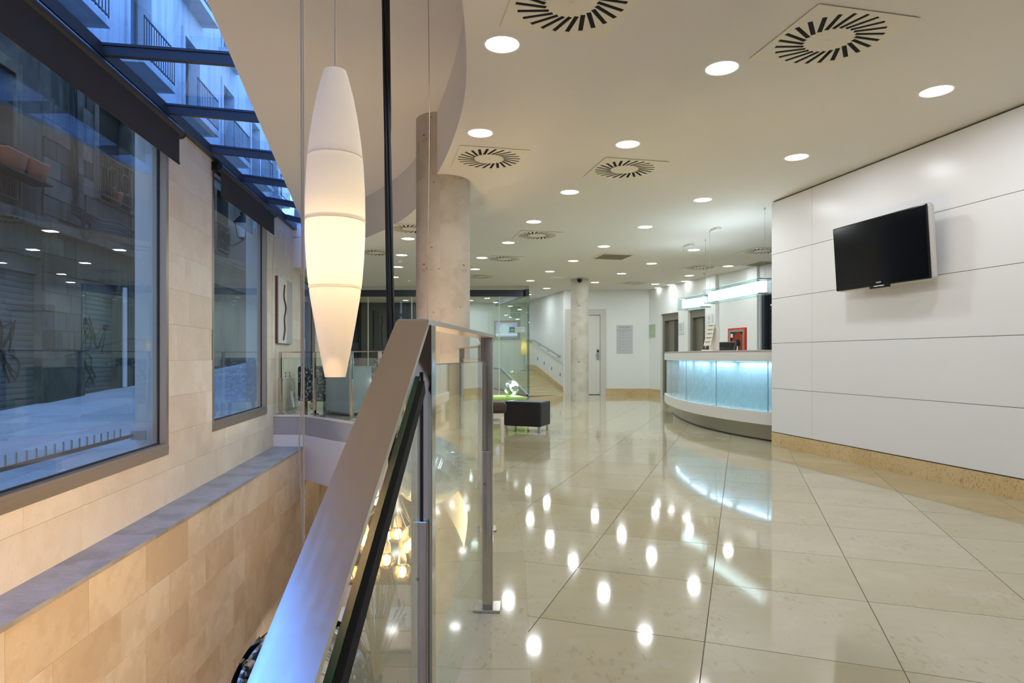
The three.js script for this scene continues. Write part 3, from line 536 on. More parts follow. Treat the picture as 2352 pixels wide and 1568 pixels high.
ribbonLamp('clear film ribbon lamp hanging behind the glass by the first post', V(-0.515, 0.30, -3.9), 0.225, M.film, [[V(0, 0.0, 0), V(-0.006, 1.2, 0), V(0.004, 2.2, 0), V(-0.004, HU - 0.3, 0)]], 11);
ribbonLamp('polished foil ribbon lamp at the bottom edge beyond the sloping rail', V(-0.73, -0.16, -2.2), 0.235, M.foil, [[V(0, 0, 0), V(0.0, 0.6, 0), V(-0.012, 0.85, 0), V(-0.004, 1.0, 0), V(-0.004, 2.0, 0), V(-0.01, HU + 0.16, 0)], [V(0.004, 0, 0), V(0.004, 0.9, 0), V(0.004, 2.0, 0), V(0.0, HU + 0.16, 0)]], 5);
{ // bulb cluster on a black cable bundle
  const c = V(-0.80, 0, -4.0), t = thing('bulb_cluster_lamp', 'cluster of glowing globe bulbs on a thick black cable bundle', 'chandelier', c), q = rng(21);
  const B = [[-0.235, -0.135, 0.0], [-0.24, -0.27, 0.04], [-0.13, -0.25, -0.10], [-0.075, -0.355, 0.06], [0.01, -0.28, 0.02], [0.115, -0.345, 0.05], [0.125, -0.22, -0.04], [0.17, -0.17, 0.06], [-0.02, -0.17, -0.12], [0.06, -0.15, -0.1], [-0.12, -0.14, 0.08], [0.19, -0.28, -0.08]];
  const amber = glass(0xfff0d0, { roughness: 0.05 }), core = std({ color: 0xffffff, emissive: 0xffc878, emissiveIntensity: 25 }), sock = std({ color: 0x8a8378, roughness: 0.4 }), cords = std({ color: 0x5e5546, roughness: 0.6 });
  B.forEach(([x, y, z], k) => {
    const a = k / 12 * Math.PI * 2, rr = k % 3 === 0 ? 0.008 : 0.022, cx = 0.045 + rr * Math.cos(a), cz = rr * Math.sin(a), top = V(x * 0.94 + 0.003, y + 0.135, z * 0.94);
    const pts = [V(cx, 0.20, cz)]; for (let i = 1; i < 7; i++) pts.push(V(-0.002 + (0.047) * (1 - i / 6) + (rr * 0.75 + 0.003 * q()) * Math.cos(a + i * 0.35), 0.2 + (HU - 0.2) * i / 6, (rr * 0.75 + 0.003 * q()) * Math.sin(a + i * 0.35)));
    put('black_cable', tube(pts, 0.0075, 48, 7), M.black, t);
    put('lamp_cord', tube([V(cx, 0.20, cz), V(cx + (top.x - cx) * 0.4, 0.2 + (top.y - 0.2) * 0.45, cz + (top.z - cz) * 0.4), top], 0.0035, 16, 6), cords, t);
    const s = put('socket', lathe([[0.0005, 0.085], [0.008, 0.085], [0.008, 0.07], [0.014, 0.066], [0.022, 0.052], [0.026, 0.03], [0.027, 0.0], [0.0005, 0.0]], 24), sock, t); s.position.set(x * 0.97, y + 0.05, z * 0.97); s.rotation.z = -x * 0.5;
    const b = put('bulb', new THREE.SphereGeometry(0.056, 28, 20), amber, t); b.position.set(x, y, z);
    const f = put('filament', new THREE.SphereGeometry(0.027, 16, 12), core, b); f.scale.set(0.9, 1.3, 0.9);
    const l = new THREE.PointLight(0xffe8cc, 1.2); l.castShadow = true; b.add(l);
  });
  put('collar', lathe([[0.028, 0.215], [0.032, 0.21], [0.032, 0.185], [0.028, 0.18]], 24).translate(0.045, 0, 0), M.wood, t);
}
// ================================================================ balustrades
const RAIL = 1.085;
function post(parent, X, Z, turn, top, tall) {
  const p = new THREE.Group(); p.name = 'post'; p.position.set(X, 0, -Z); p.rotation.y = turn; parent.add(p);
  put('shaft', rbox(-0.0245, 0.0245, 0.01, top, -0.02, 0.02, 0.002, 1), M.mirrorSteel, p);
  put('base_plate', rbox(-0.055, 0.055, 0, 0.012, -0.05, 0.05, 0.003, 1), M.steel, p);
  for (const s of [-1, 1]) {
    put('glass_channel', rbox(-0.017, 0.017, 0.07, 0.63, s > 0 ? 0.02 : -0.034, s > 0 ? 0.034 : -0.02, 0.004, 1), M.steel, p);
    put('gasket', box(-0.004, 0.004, 0.63, tall, s > 0 ? 0.0195 : -0.0225, s > 0 ? 0.0225 : -0.0195), M.rubber, p);
    put('screw', rod(V(0.006, 0.5, s * 0.034), V(0.006, 0.5, s * 0.0355), 0.004, 8), M.dark, p);
  }
  return p;
}
function balustrade(label, pts, first = false) {
  const t = thing('glass_balustrade', label, 'balustrade', V(0, 0, 0));
  const n = pts.length;
  for (let i = 0; i < n; i++) {
    const a = pts[Math.max(0, i - 1)], b = pts[Math.min(n - 1, i + 1)]; post(t, pts[i][0], pts[i][1], Math.atan2(b[1] - a[1], b[0] - a[0]) + Math.PI / 2, RAIL - 0.012, 0.965);
    if (i + 1 < n) {
      const p = V(pts[i][0], 0, -pts[i][1]), q = V(pts[i + 1][0], 0, -pts[i + 1][1]), d = q.clone().sub(p).normalize();
      const up = V(0, RAIL - 0.006, 0); put('handrail', bar(p.clone().add(up).addScaledVector(d, i || !first ? -0.01 : 0).add(i || !first ? V(0, 0, 0) : V(-0.0195, 0, 0.026)), q.clone().add(up).addScaledVector(d, 0.01), 0.07, 0.012), M.steel, t);
      const A = p.clone().addScaledVector(d, 0.022), B = q.clone().addScaledVector(d, -0.022); A.y = B.y = 0.52;
      const pane = put('glass_panel', bar(A, B, 0.01, 0.92), M.clear, t); A.y = B.y = 0.981; put('glass_edge', bar(A, B, 0.01, 0.002), M.edge, pane);
    }
  }
  return t;
}
{
  const t = balustrade('steel and glass balustrade along the stair void, nearest the camera', [[-0.2035, 1.452], [-0.10, 2.51], [-0.145, 3.65], [-0.235, 4.8], [-0.47, 5.9]], true);
  // raking rail and glass of the stair, dropping towards the camera
  const a = V(-0.223, RAIL - 0.008, -1.424), b = V(-0.262, 0.48, -0.42), dir = b.clone().sub(a).normalize();
  put('stair_rail', bar(a, b, 0.074, 0.012), M.steel, t);
  const up = V(0, -1, 0), g0 = V(-0.205, 0.955, -1.375), g1 = g0.clone().addScaledVector(dir, 1.3), L = 1.3;
  const sh = [[0, 0], [1.1, -0.665], [1.1, -1.5], [0, -0.9]];
  const g = face(sh, [], -0.005, 0.005); const ang = Math.atan2(-(g1.z - g0.z), g1.x - g0.x); g.rotateY(ang); g.translate(g0.x, g0.y, g0.z);
  const pane = put('stair_glass', g, M.clear, t);
  const e1 = g0.clone().add(V((g1.x - g0.x) * 0.85, -0.665, (g1.z - g0.z) * 0.85 * 1.0));
  const gx = Math.cos(ang) * 1.1, gz = -Math.sin(ang) * 1.1; put('glass_edge', bar(g0.clone(), V(g0.x + gx, g0.y - 0.665, g0.z + gz), 0.011, 0.006), M.edge, pane);
  put('glass_gasket', bar(V(g0.x + 0.007, g0.y - 0.02, g0.z), V(g0.x + gx + 0.007, g0.y - 0.685, g0.z + gz), 0.017, 0.03), M.seal, t);
}
balustrade('glass balustrade of the lounge, between large column and left wall', [[-1.0, 7.45], [-1.42, 8.4], [-1.93, 9.22], [-2.56, 10.08], [-3.44, 11.0], [-4.05, 11.03]]);

// ================================================================ television
{
  const f = RF, s0 = 1.30, t = thing('wall_television', 'black flat television with silver edge on the panelled wall', 'television', at(f, 1.74, 0, 0), f.ang);
  const W = 0.515, y0 = 1.605, y1 = 2.185, body = new THREE.Group(); body.name = 'screen_unit'; body.position.set(0, 1.9, 0.17); body.rotation.x = 0.07; t.add(body);
  put('silver_back', rbox(-W - 0.008, W + 0.008, -0.3, 0.3, -0.07, -0.004, 0.03, 3), M.tvSilver, body);
  put('bezel', mergeGeometries([rbox(-W, W, -0.292, 0.292, -0.01, 0.012, 0.011, 3)]), M.tvBlack, body);
  put('display', rbox(-W + 0.045, W - 0.045, -0.235, 0.25, 0.0115, 0.0128, 0.0005, 1), M.screen, body);
  put('chin', rbox(-0.11, 0.11, -0.312, -0.285, -0.008, 0.0122, 0.008, 2), M.tvBlack, body);
  const logo = canvas(256, 64, (x, w, h) => { x.fillStyle = '#060608'; x.fillRect(0, 0, w, h); x.fillStyle = '#f0f0f0'; x.font = 'bold 46px sans-serif'; x.textAlign = 'center'; x.textBaseline = 'middle'; x.fillText('PHILIPS', w / 2, h / 2 + 2); });
  const lg = put('logo', new THREE.PlaneGeometry(0.085, 0.021), std({ map: logo, roughness: 0.2 }), body); lg.position.set(0, -0.262, 0.0135);
  put('logo_bar', rbox(-0.055, 0.055, -0.297, -0.289, 0.0115, 0.014, 0.001, 1), M.plastic, body);
  put('wall_arm', mergeGeometries([box(-0.05, 0.05, 1.8, 2.0, 0, 0.11), box(-0.2, 0.2, 1.85, 1.95, 0.085, 0.11)]), M.greyMetal, t);
  put('cable', tube([V(0.03, 1.61, 0.1), V(0.06, 1.575, 0.08), V(0.12, 1.58, 0.06), V(0.14, 1.63, 0.05)], 0.004, 20, 6), M.plastic, t);
}
// ================================================================ reception counter
{
  const path = sample([[2.74, 11.35], [2.62, 10.7], [2.545, 9.83], [2.555, 8.9], [2.70, 8.1], [2.98, 7.34], [3.25, 6.95]], 40);
  const off = (d) => path.map((p, i) => { const a = path[Math.max(0, i - 1)], b = path[Math.min(path.length - 1, i + 1)], L = Math.hypot(b[0] - a[0], b[1] - a[1]); return [p[0] - d * (b[1] - a[1]) / L, p[1] + d * (b[0] - a[0]) / L]; });
  const strip = (d0, d1, y0, y1, i0 = 0, i1 = path.length) => { const q = [...off(d0).slice(i0, i1), ...off(d1).slice(i0, i1).reverse()]; return plan(area(q) < 0 ? q.reverse() : q, y0, y1); };
  const t = thing('reception_counter', 'curved reception counter with white bands and lit blue textured glass', 'counter', V(0, 0, 0));
  const wm = std({ color: 0xdbd8d3, roughness: 0.4 });
  put('top_band', strip(0, 0.05, 0.945, 1.075), wm, t); put('countertop', strip(0.0, 0.46, 1.055, 1.08), wm, t);
  put('bottom_band', strip(0, 0.3, 0.205, 0.352), wm, t);
  put('plinth', strip(0.15, 0.3, 0.0, 0.205), std({ color: 0xb9b3a6, metalness: 0.7, roughness: 0.35 }), t); put('plinth_seal', strip(0.143, 0.15, 0.0, 0.012), M.rubber, t);
  put('back_panel', strip(0.24, 0.28, 0.352, 1.055), std({ color: 0xdfeef2, roughness: 0.6 }), t);
  const blue = phy({ color: 0xd6e8ea, transmission: 0.95, roughness: 0.35, thickness: 0, ior: 1.5, bumpMap: rep(swirl, 2.2), bumpScale: 0.0015 });
  const ix = [0, 3, 9, 17, 25, 33, 40];
  for (let k = 0; k + 1 < ix.length; k++) { const a = ix[k], b = ix[k + 1]; const m = put('glass_panel', uvm(strip(0.035, 0.047, 0.354, 0.945, a, b + 1), 1, k), blue, t); }
  for (let k = 1; k < ix.length - 1; k++) { const p = off(0.034)[ix[k]], m = put('joint', box(-0.003, 0.003, 0.354, 0.945, -0.003, 0.003), M.greyMetal, t); m.position.set(p[0], 0, -p[1]); }
  for (let k = 3; k < 40; k += 6) {
    const p = off(0.19)[k], q = off(0.19)[Math.min(40, k + 5)], m = V((p[0] + q[0]) / 2, 0.938, -(p[1] + q[1]) / 2), L = Math.hypot(q[0] - p[0], q[1] - p[1]), ang = Math.atan2(q[1] - p[1], q[0] - p[0]);
    const s = put('light_strip', rbox(-L / 2, L / 2, -0.006, 0.006, -0.02, 0.02, 0.003, 1), std({ color: 0xffffff, emissive: 0x9cc4ff, emissiveIntensity: 3 }), t); s.position.copy(m); s.rotation.y = ang;
    const l = new THREE.RectAreaLight(0xd6e2fa, 38, L, 0.04); l.position.set(m.x, m.y - 0.009, m.z); l.rotation.order = 'YXZ'; l.rotation.set(-Math.PI / 2, ang, 0); t.add(l);
  }
  put('light_shelf', strip(0.06, 0.24, 0.945, 0.955), wm, t);
  put('staff_desk', strip(0.46, 1.05, 0.72, 0.75, 4, 36), M.woodWhite, t); put('desk_panel', strip(0.46, 0.48, 0, 1.055, 4, 36), wm, t); put('desk_panel', strip(1.0, 1.03, 0, 0.72, 4, 36), wm, t);
}
for (const [X, Z, turn, w, tilt] of [[3.02, 9.55, -1.25, 'nearer the brochure rack', -0.3], [3.1, 10.75, -2.0, 'at the far counter end', -0.3]]) {
  const t = thing('computer_monitor', `dark monitor seen from behind on the staff desk, ${w}`, 'monitor', V(X + 0.22, 0.75, -Z), turn, 'desk monitors');
  const hd = new THREE.Group(); hd.name = 'head'; hd.position.set(0, 0.33, 0); hd.rotation.x = tilt; t.add(hd);
  put('casing', rbox(-0.2, 0.2, -0.15, 0.15, -0.02, 0.02, 0.008), std({ color: 0x53585d, roughness: 0.4 }), hd); put('rear_hump', rbox(-0.12, 0.12, -0.1, 0.08, -0.06, -0.02, 0.015), std({ color: 0x7b8085, roughness: 0.4 }), hd); put('display', rbox(-0.185, 0.185, -0.135, 0.135, 0.02, 0.022, 0.001, 1), M.screen, hd);
  put('stand', rbox(-0.03, 0.03, 0.0, 0.3, -0.06, -0.03, 0.008), M.black, t); put('foot', rbox(-0.12, 0.12, 0, 0.015, -0.12, 0.06, 0.006), M.black, t);
}
{ // brochure rack on the counter
  const t = thing('brochure_rack', 'beige tiered brochure rack standing on the reception counter', 'brochure rack', V(2.87, 1.08, -9.15), -1.15);
  put('back_board', rbox(-0.07, 0.14, 0, 0.34, -0.05, -0.04, 0.003, 1), M.woodWhite, t); put('rack_foot', rbox(-0.08, 0.14, 0, 0.02, -0.05, 0.09, 0.004, 1), M.woodWhite, t);
  for (let k = 0; k < 5; k++) { const tx = canvas(128, 64, (x) => { x.fillStyle = '#ddd5c4'; x.fillRect(0, 0, 128, 64); x.fillStyle = '#4b443a'; x.fillRect(12, 10, 100, 7); x.fillRect(34, 22, 60, 4); }); const m = put('tier', rbox(-0.075, 0.075, 0, 0.07, -0.006, 0.006, 0.002, 1), std({ map: tx, roughness: 0.6 }), t); m.position.set(0, 0.08 + k * 0.06, 0.05 - k * 0.015); m.rotation.x = -0.3; put('leaflet', rbox(-0.065, 0.065, 0.02, 0.09, -0.012, -0.007, 0.001, 1), M.plastic, m); }
}
// glass light boxes above the counter
for (const [ax, az, bx2, bz, w] of [[2.70, 10.05, 2.90, 9.37, 'shorter farther one, near the lifts'], [2.74, 8.82, 2.975, 7.36, 'longer nearer one, beside the panelled wall']]) {
  const L = Math.hypot(bx2 - ax, bz - az), ang = Math.atan2(bz - az, bx2 - ax), t = thing('glass_light_box', `glowing glass light box hung above reception, ${w}`, 'light fitting', V((ax + bx2) / 2, 1.83, -(az + bz) / 2), ang, 'reception light boxes');
  const em = std({ color: 0xffffff, emissive: 0xf1fbff, emissiveIntensity: 1.5 });
  put('diffuser', rbox(-L / 2 + 0.06, L / 2 - 0.06, -0.065, 0.065, -0.035, 0.035, 0.008), em, t);
  for (const z of [-0.07, 0.07]) put('glass_plate', rbox(-L / 2, L / 2, -0.1, 0.1, z - 0.005, z + 0.005, 0.002, 1), glass(0xeefafa), t);
  for (const x of [-L / 2 + 0.05, L / 2 - 0.05]) { for (const y of [-0.085, 0.085]) put('standoff', rod(V(x, y, -0.08), V(x, y, 0.08), 0.008, 10), M.chrome, t); put('suspension_cable', rod(V(x, 0.1, 0), V(x, H - 1.83, 0), 0.0018, 6), M.greyMetal, t); put('cable_anchor', rod(V(x, H - 1.85, 0), V(x, H - 1.83, 0), 0.012, 10), M.chrome, t); }
  put('ceiling_box', rbox(-0.09, 0.09, H - 1.83 - 0.035, H - 1.83, -0.04, 0.04, 0.005), M.plastic, t).position.x = -L / 2 + 0.22;
  for (const [z, ry] of [[0.037, 0], [-0.037, Math.PI]]) { const l = new THREE.RectAreaLight(0xeaf8ff, 2.2, L - 0.14, 0.12); l.position.set(0, 0, z); l.rotation.order = 'YXZ'; l.rotation.y = ry + Math.PI; t.add(l); }
  const l = new THREE.RectAreaLight(0xdcf2ff, 34, L - 0.14, 0.06); l.position.set(0, 0.068, 0); l.rotation.x = Math.PI / 2; t.add(l);
}

// ================================================================ signs and wall fittings
function board(name, label, category, f, s0, s1, y0, y1, n, tx, rimMat, group) {
  const t = thing(name, label, category, at(f, (s0 + s1) / 2, y0, n), f.ang, group), w = (s1 - s0) / 2, h = y1 - y0;
  put('plate', rbox(-w, w, 0, h, 0, 0.012, 0.002, 1), rimMat, t); const p = put('print', new THREE.PlaneGeometry(2 * w - 0.006, h - 0.006), std({ map: tx, roughness: 0.4 }), t); p.position.set(0, h / 2, 0.0128); return t;
}
board('floor_directory', 'grey floor directory board on the far white wall', 'sign', FW, 1.39, 1.81, 1.09, 1.83, 0, canvas(410, 720, (x, w, h) => {
  x.fillStyle = '#c3c6c9'; x.fillRect(0, 0, w, h); x.fillStyle = '#4b5156'; x.textAlign = 'center'; x.font = 'bold 30px serif'; x.fillText('Hesperia Ramblas', w / 2, 62); for (const sx of [-30, 0, 30]) { x.beginPath(); for (let k = 0; k < 10; k++) { const a = k * Math.PI / 5 - Math.PI / 2, r = k % 2 ? 4 : 10; x.lineTo(w / 2 + sx + r * Math.cos(a), 95 + r * Math.sin(a)); } x.fill(); } x.fillRect(8, 124, w - 16, 6);
  ['5', '4', '3', '2', '1', '0', '-1'].forEach((n, k) => { const y = 152 + k * 78; x.textAlign = 'right'; x.font = '40px sans-serif'; x.fillStyle = '#5a6065'; x.fillRect(30, y - 2, 72, 3); x.fillText(n, 100, y + 46); x.textAlign = 'left'; x.font = 'bold 15px sans-serif'; x.fillText(k < 5 ? 'Habitaciones' : k === 5 ? 'Recepci\u00f3n' : 'Restaurante', 125, y + 26); x.font = '15px sans-serif'; x.fillStyle = '#858b90'; x.fillText(k < 5 ? 'Habitacions  Rooms' : k === 5 ? 'Recepci\u00f3 Reception' : 'Restaurant', 225, y + 26); x.fillStyle = '#5a6065'; if (k < 5) x.fillText(`${n}01 - ${n}14`, 125, y + 46); });
}), std({ color: 0xb7babd, roughness: 0.4 }));
board('green_notice', 'pale green notice plate on the lift wall by the corner', 'sign', LW, 0.03, 0.36, 1.50, 1.84, 0.002, canvas(256, 280, (x, w, h) => { x.fillStyle = '#b4c6a6'; x.fillRect(0, 0, w, h); x.fillStyle = '#8fa583'; x.fillRect(20, 18, 216, 8); for (let k = 0; k < 6; k++) x.fillRect(40, 50 + k * 22, 120 + 50 * Math.sin(k * 2), 5); for (let k = 0; k < 5; k++) x.strokeRect(22 + k * 44, 220, 36, 40); }), std({ color: 0xa9bb9b, roughness: 0.4 }));
board('lift_notice', 'small white notice between the two lifts', 'sign', LW, 1.555, 1.79, 1.53, 1.81, 0.002, canvas(250, 280, (x, w, h) => { x.fillStyle = '#d3d8da'; x.fillRect(0, 0, w, h); x.fillStyle = '#6b7378'; for (const k of [0, 1, 2]) { x.fillRect(14, 40 + k * 56, 16, 26); for (let i = 0; i < 3; i++) x.fillRect(70, 36 + k * 56 + i * 14, 140 - i * 30, 4); } }), M.plastic);
board('no_smoking_sign', 'white no smoking plate on the pilaster beside the nearer lift', 'sign', LW, 2.86, 3.14, 1.64, 1.92, 0.072, canvas(280, 260, (x, w, h) => { x.fillStyle = '#dfe6e6'; x.fillRect(0, 0, w, h); x.strokeStyle = '#c87a70'; x.lineWidth = 7; x.beginPath(); x.arc(w / 2, 80, 34, 0, 7); x.stroke(); x.beginPath(); x.moveTo(w / 2 - 24, 56); x.lineTo(w / 2 + 24, 104); x.stroke(); x.fillStyle = '#6a7377'; x.fillRect(w / 2 - 26, 76, 52, 8); x.fillRect(90, 150, 100, 5); x.fillRect(84, 176, 112, 5); x.fillRect(115, 215, 50, 4); x.fillRect(40, 236, 200, 2); }), M.plastic);
{ // fire hose cabinet
  const t = thing('fire_hose_cabinet', 'red fire hose cabinet with glazed grey door behind reception', 'fire cabinet', at(LW, 3.955, 0.82, 0), LW.ang), W = 0.29, Hh = 0.76;
  put('cabinet_frame', face(rect(-W, W, 0, Hh), [rect(-W + 0.035, W - 0.035, 0.035, Hh - 0.035)], 0, 0.06), M.red, t);
  put('back', box(-W + 0.03, W - 0.03, 0.03, Hh - 0.03, 0.0, 0.004), std({ color: 0x6f5a4c, roughness: 0.7 }), t);
  put('reel', lathe([[0.06, -0.014], [0.2, -0.014], [0.215, -0.01], [0.215, 0.01], [0.2, 0.014], [0.06, 0.014]], 48).rotateX(Math.PI / 2).translate(0.02, 0.47, 0.024), M.red, t);
  put('hub', lathe([[0.001, -0.012], [0.085, -0.012], [0.085, 0.018], [0.001, 0.018]], 32).rotateX(-Math.PI / 2).translate(0.02, 0.45, 0.03), M.black, t);
  const d = put('door', face(rect(-W + 0.035, W - 0.035, 0.035, Hh - 0.035), [rect(-W + 0.08, W - 0.08, 0.08, Hh - 0.08)], 0.048, 0.062), M.greyMetal, t);
  put('pane', box(-W + 0.08, W - 0.08, 0.08, Hh - 0.08, 0.052, 0.056), M.clear, d); put('latch', rod(V(W - 0.06, 0.3, 0.062), V(W - 0.06, 0.3, 0.075), 0.01, 12), M.chrome, d);
  const tx = canvas(128, 128, x => { x.fillStyle = '#e8e2da'; x.fillRect(0, 0, 128, 128); x.fillStyle = '#c0402a'; for (let k = 0; k < 3; k++) x.fillRect(14, 24 + k * 32, 100, 14); x.fillStyle = '#3a3a3a'; for (let k = 0; k < 3; k++) x.fillRect(40, 26 + k * 32, 60, 10); });
  const s = put('instruction_label', new THREE.PlaneGeometry(0.15, 0.13), std({ map: tx, roughness: 0.5 }), d); s.position.set(-0.02, 0.33, 0.0575);
  const s2 = put('number_label', rbox(-0.2, -0.12, 0.57, 0.65, 0.057, 0.0585, 0.0005, 1), M.plastic, d);
}
{ // green exit signs and the meeting-room sign on the glass screen
  const Q = frame(0, 20.45, 1, 0), P = frame(0, 15.7, 1, 0);
  const ex = (a, b) => canvas(256, 128, (x, w, h) => { x.fillStyle = '#2f9a72'; x.fillRect(0, 0, w, h); x.fillStyle = '#e8fff4'; x.textAlign = 'center'; x.font = 'bold 42px sans-serif'; x.fillText(a, w / 2, 54); x.font = 'bold 34px sans-serif'; x.fillText(b, w / 2, 104); });
  board('exit_sign', 'green exit sign on the meeting room wall, upper one', 'sign', Q, -0.05, 0.27, 2.45, 2.62, 0.0, ex('SORTIDA', "D'EMERG\u00c8NCIA"), std({ color: 0x2f9a72 }), 'green exit signs');
  board('exit_sign', 'green exit sign on the meeting room wall, lower one', 'sign', Q, -0.05, 0.27, 2.26, 2.42, 0.0, ex('SALIDA DE', 'EMERGENCIA'), std({ color: 0x2f9a72 }), 'green exit signs');
  board('meeting_room_sign', 'grey and white meeting room sign on the glass partition', 'sign', P, -0.065, 0.33, 1.61, 1.74, -0.048, canvas(512, 160, (x, w, h) => { x.fillStyle = '#c9d4ce'; x.fillRect(0, 0, w, h); x.fillStyle = '#5d6a64'; x.fillRect(0, 0, 170, h); x.fillStyle = '#e6ece8'; for (const k of [45, 85, 125]) { x.beginPath(); x.arc(k, 62, 11, 0, 7); x.fill(); x.beginPath(); x.moveTo(k - 17, 118); x.lineTo(k, 72); x.lineTo(k + 17, 118); x.fill(); } x.fillStyle = '#5d6a64'; x.font = 'bold 30px sans-serif'; x.fillText('Sala de reuniones', 195, 52); x.font = '28px sans-serif'; x.fillText('Sala de reunions', 195, 92); x.fillText('Meeting Room', 195, 132); }), M.plastic);
}
{ // television inside the meeting room
  const t = thing('meeting_room_television', 'switched-on television on the meeting room wall behind the glass', 'television', V(-0.16, 1.55, -20.44));
  const tx = canvas(256, 160, (x, w, h) => { const g = x.createLinearGradient(0, 0, w, h); g.addColorStop(0, '#b78ad0'); g.addColorStop(0.4, '#9fd0ee'); g.addColorStop(1, '#6f9ae8'); x.fillStyle = g; x.fillRect(0, 0, w, h); x.fillStyle = 'rgba(220,250,255,0.7)'; x.beginPath(); x.arc(100, 76, 58, 0, 7); x.fill(); x.fillStyle = '#d88a72'; x.fillRect(60, 0, 196, 14); x.fillStyle = '#f3f6ff'; x.fillRect(0, 126, w, 22); });
  put('casing', rbox(-0.42, 0.42, 0, 0.62, 0, 0.06, 0.01), std({ color: 0x6a706e, roughness: 0.4 }), t); const p = put('display', new THREE.PlaneGeometry(0.7, 0.46), std({ color: 0x000000, emissive: 0xffffff, emissiveMap: tx, emissiveIntensity: 0.9 }), t); p.position.set(-0.02, 0.33, 0.0615);
  const l = new THREE.RectAreaLight(0xbcd4ff, 1.2, 0.7, 0.46); l.position.set(-0.02, 0.33, 0.064); l.rotation.y = Math.PI; t.add(l);
}
{ const t = thing('floor_lamp', 'yellow shaded lamp behind the glass near the ramp', 'lamp', V(0.38, 0.56, -20.05)); put('base', lathe([[0.001, 0], [0.09, 0], [0.09, 0.02], [0.001, 0.02]], 24), M.greyMetal, t); put('pole', rod(V(0, 0.02, 0), V(0, 0.5, 0), 0.012, 8), M.greyMetal, t); put('lamp_shade', lathe([[0.11, 0.5], [0.06, 1.05]], 32), phy({ color: 0xf1e27c, transmission: 0.4, roughness: 1, thickness: 0, side: THREE.DoubleSide }), t); const b = put('bulb', new THREE.SphereGeometry(0.03, 12, 10), std({ emissive: 0xfff0b0, emissiveIntensity: 2 }), t); b.position.y = 0.75; const l = new THREE.PointLight(0xffeeb0, 0.12); l.position.y = 0.75; t.add(l); }
// picture, sockets and small things on the left wall of the lounge
{
  const t = thing('wall_picture', 'white relief picture with a dark twig and thick wooden edge', 'picture', at(LF, S(11.05), 1.24, 0), LF.ang);
  put('wood_side', rbox(0, 1.1, 0, 1.18, 0, 0.035, 0.004), M.darkWood, t);
  put('white_board', rbox(0.03, 0.62, 0.0, 1.18, 0.035, 0.055, 0.004), std({ color: 0xe4e1dc, roughness: 0.8, bumpMap: rep(grain, 3), bumpScale: 0.004 }), t); put('grey_board', rbox(0.62, 1.1, 0.0, 1.18, 0.035, 0.05, 0.004), std({ color: 0xb9bab9, roughness: 0.6 }), t);
  put('twig', tube([V(0.33, 0.06, 0.062), V(0.42, 0.25, 0.066), V(0.4, 0.45, 0.064), V(0.5, 0.65, 0.066), V(0.36, 0.85, 0.064), V(0.42, 1.06, 0.062)], 0.016, 50, 7), M.darkWood, t);
}
for (const [z, w] of [[11.72, 'left one'], [12.05, 'right one, with a plug']]) { const t = thing('wall_socket', `white double wall socket low on the stone wall, ${w}`, 'socket', at(LF, S(z), 0.58, 0), LF.ang, 'wall sockets'); put('face_plate', rbox(-0.12, 0.12, 0, 0.16, 0, 0.012, 0.004), M.plastic, t); for (const y of [0.035, 0.095]) put('outlet', rbox(0.0, 0.055, y, y + 0.04, 0.012, 0.016, 0.003), M.brown, t); if (w[0] === 'r') put('plug_cable', tube([V(0.05, 0.05, 0.02), V(0.2, -0.1, 0.06), V(0.3, -0.35, 0.05), V(0.45, -0.55, 0.12)], 0.005, 24, 5), M.plastic, t); }
{ const t = thing('desk_telephone', 'grey handset leaning against the stone wall on the floor', 'phone', at(LF, S(11.75), 0, 0.02), LF.ang); const m = put('handset', rbox(-0.05, 0.05, 0, 0.34, 0, 0.05, 0.02), M.tvSilver, t); m.rotation.x = -0.22; m.rotation.z = -0.35; m.position.set(0.02, 0.03, 0.12); put('earpiece', rbox(-0.045, 0.045, 0.25, 0.32, 0.05, 0.065, 0.006), M.greyMetal, m); }
{ const t = thing('extension_block', 'small white extension socket lying on the lounge floor', 'socket', at(LF, S(13.0), 0, 0.25), LF.ang); put('block', rbox(-0.1, 0.1, 0, 0.05, -0.05, 0.05, 0.01), M.plastic, t); put('plug', rbox(-0.03, 0.03, 0.05, 0.085, -0.025, 0.025, 0.008), M.black, t); }
board('window_notice', 'small printed notice stuck on the narrow far window', 'sign', LF, S(13.25), S(13.75), 1.13, 1.4, -0.055, canvas(200, 120, (x, w, h) => { x.fillStyle = '#aeb9d6'; x.fillRect(0, 0, w, h); x.strokeStyle = '#6a7391'; x.lineWidth = 4; x.beginPath(); x.arc(w / 2, 36, 18, 0, 7); x.stroke(); x.fillStyle = '#6a7391'; x.fillRect(36, 76, 128, 14); }), M.plastic);

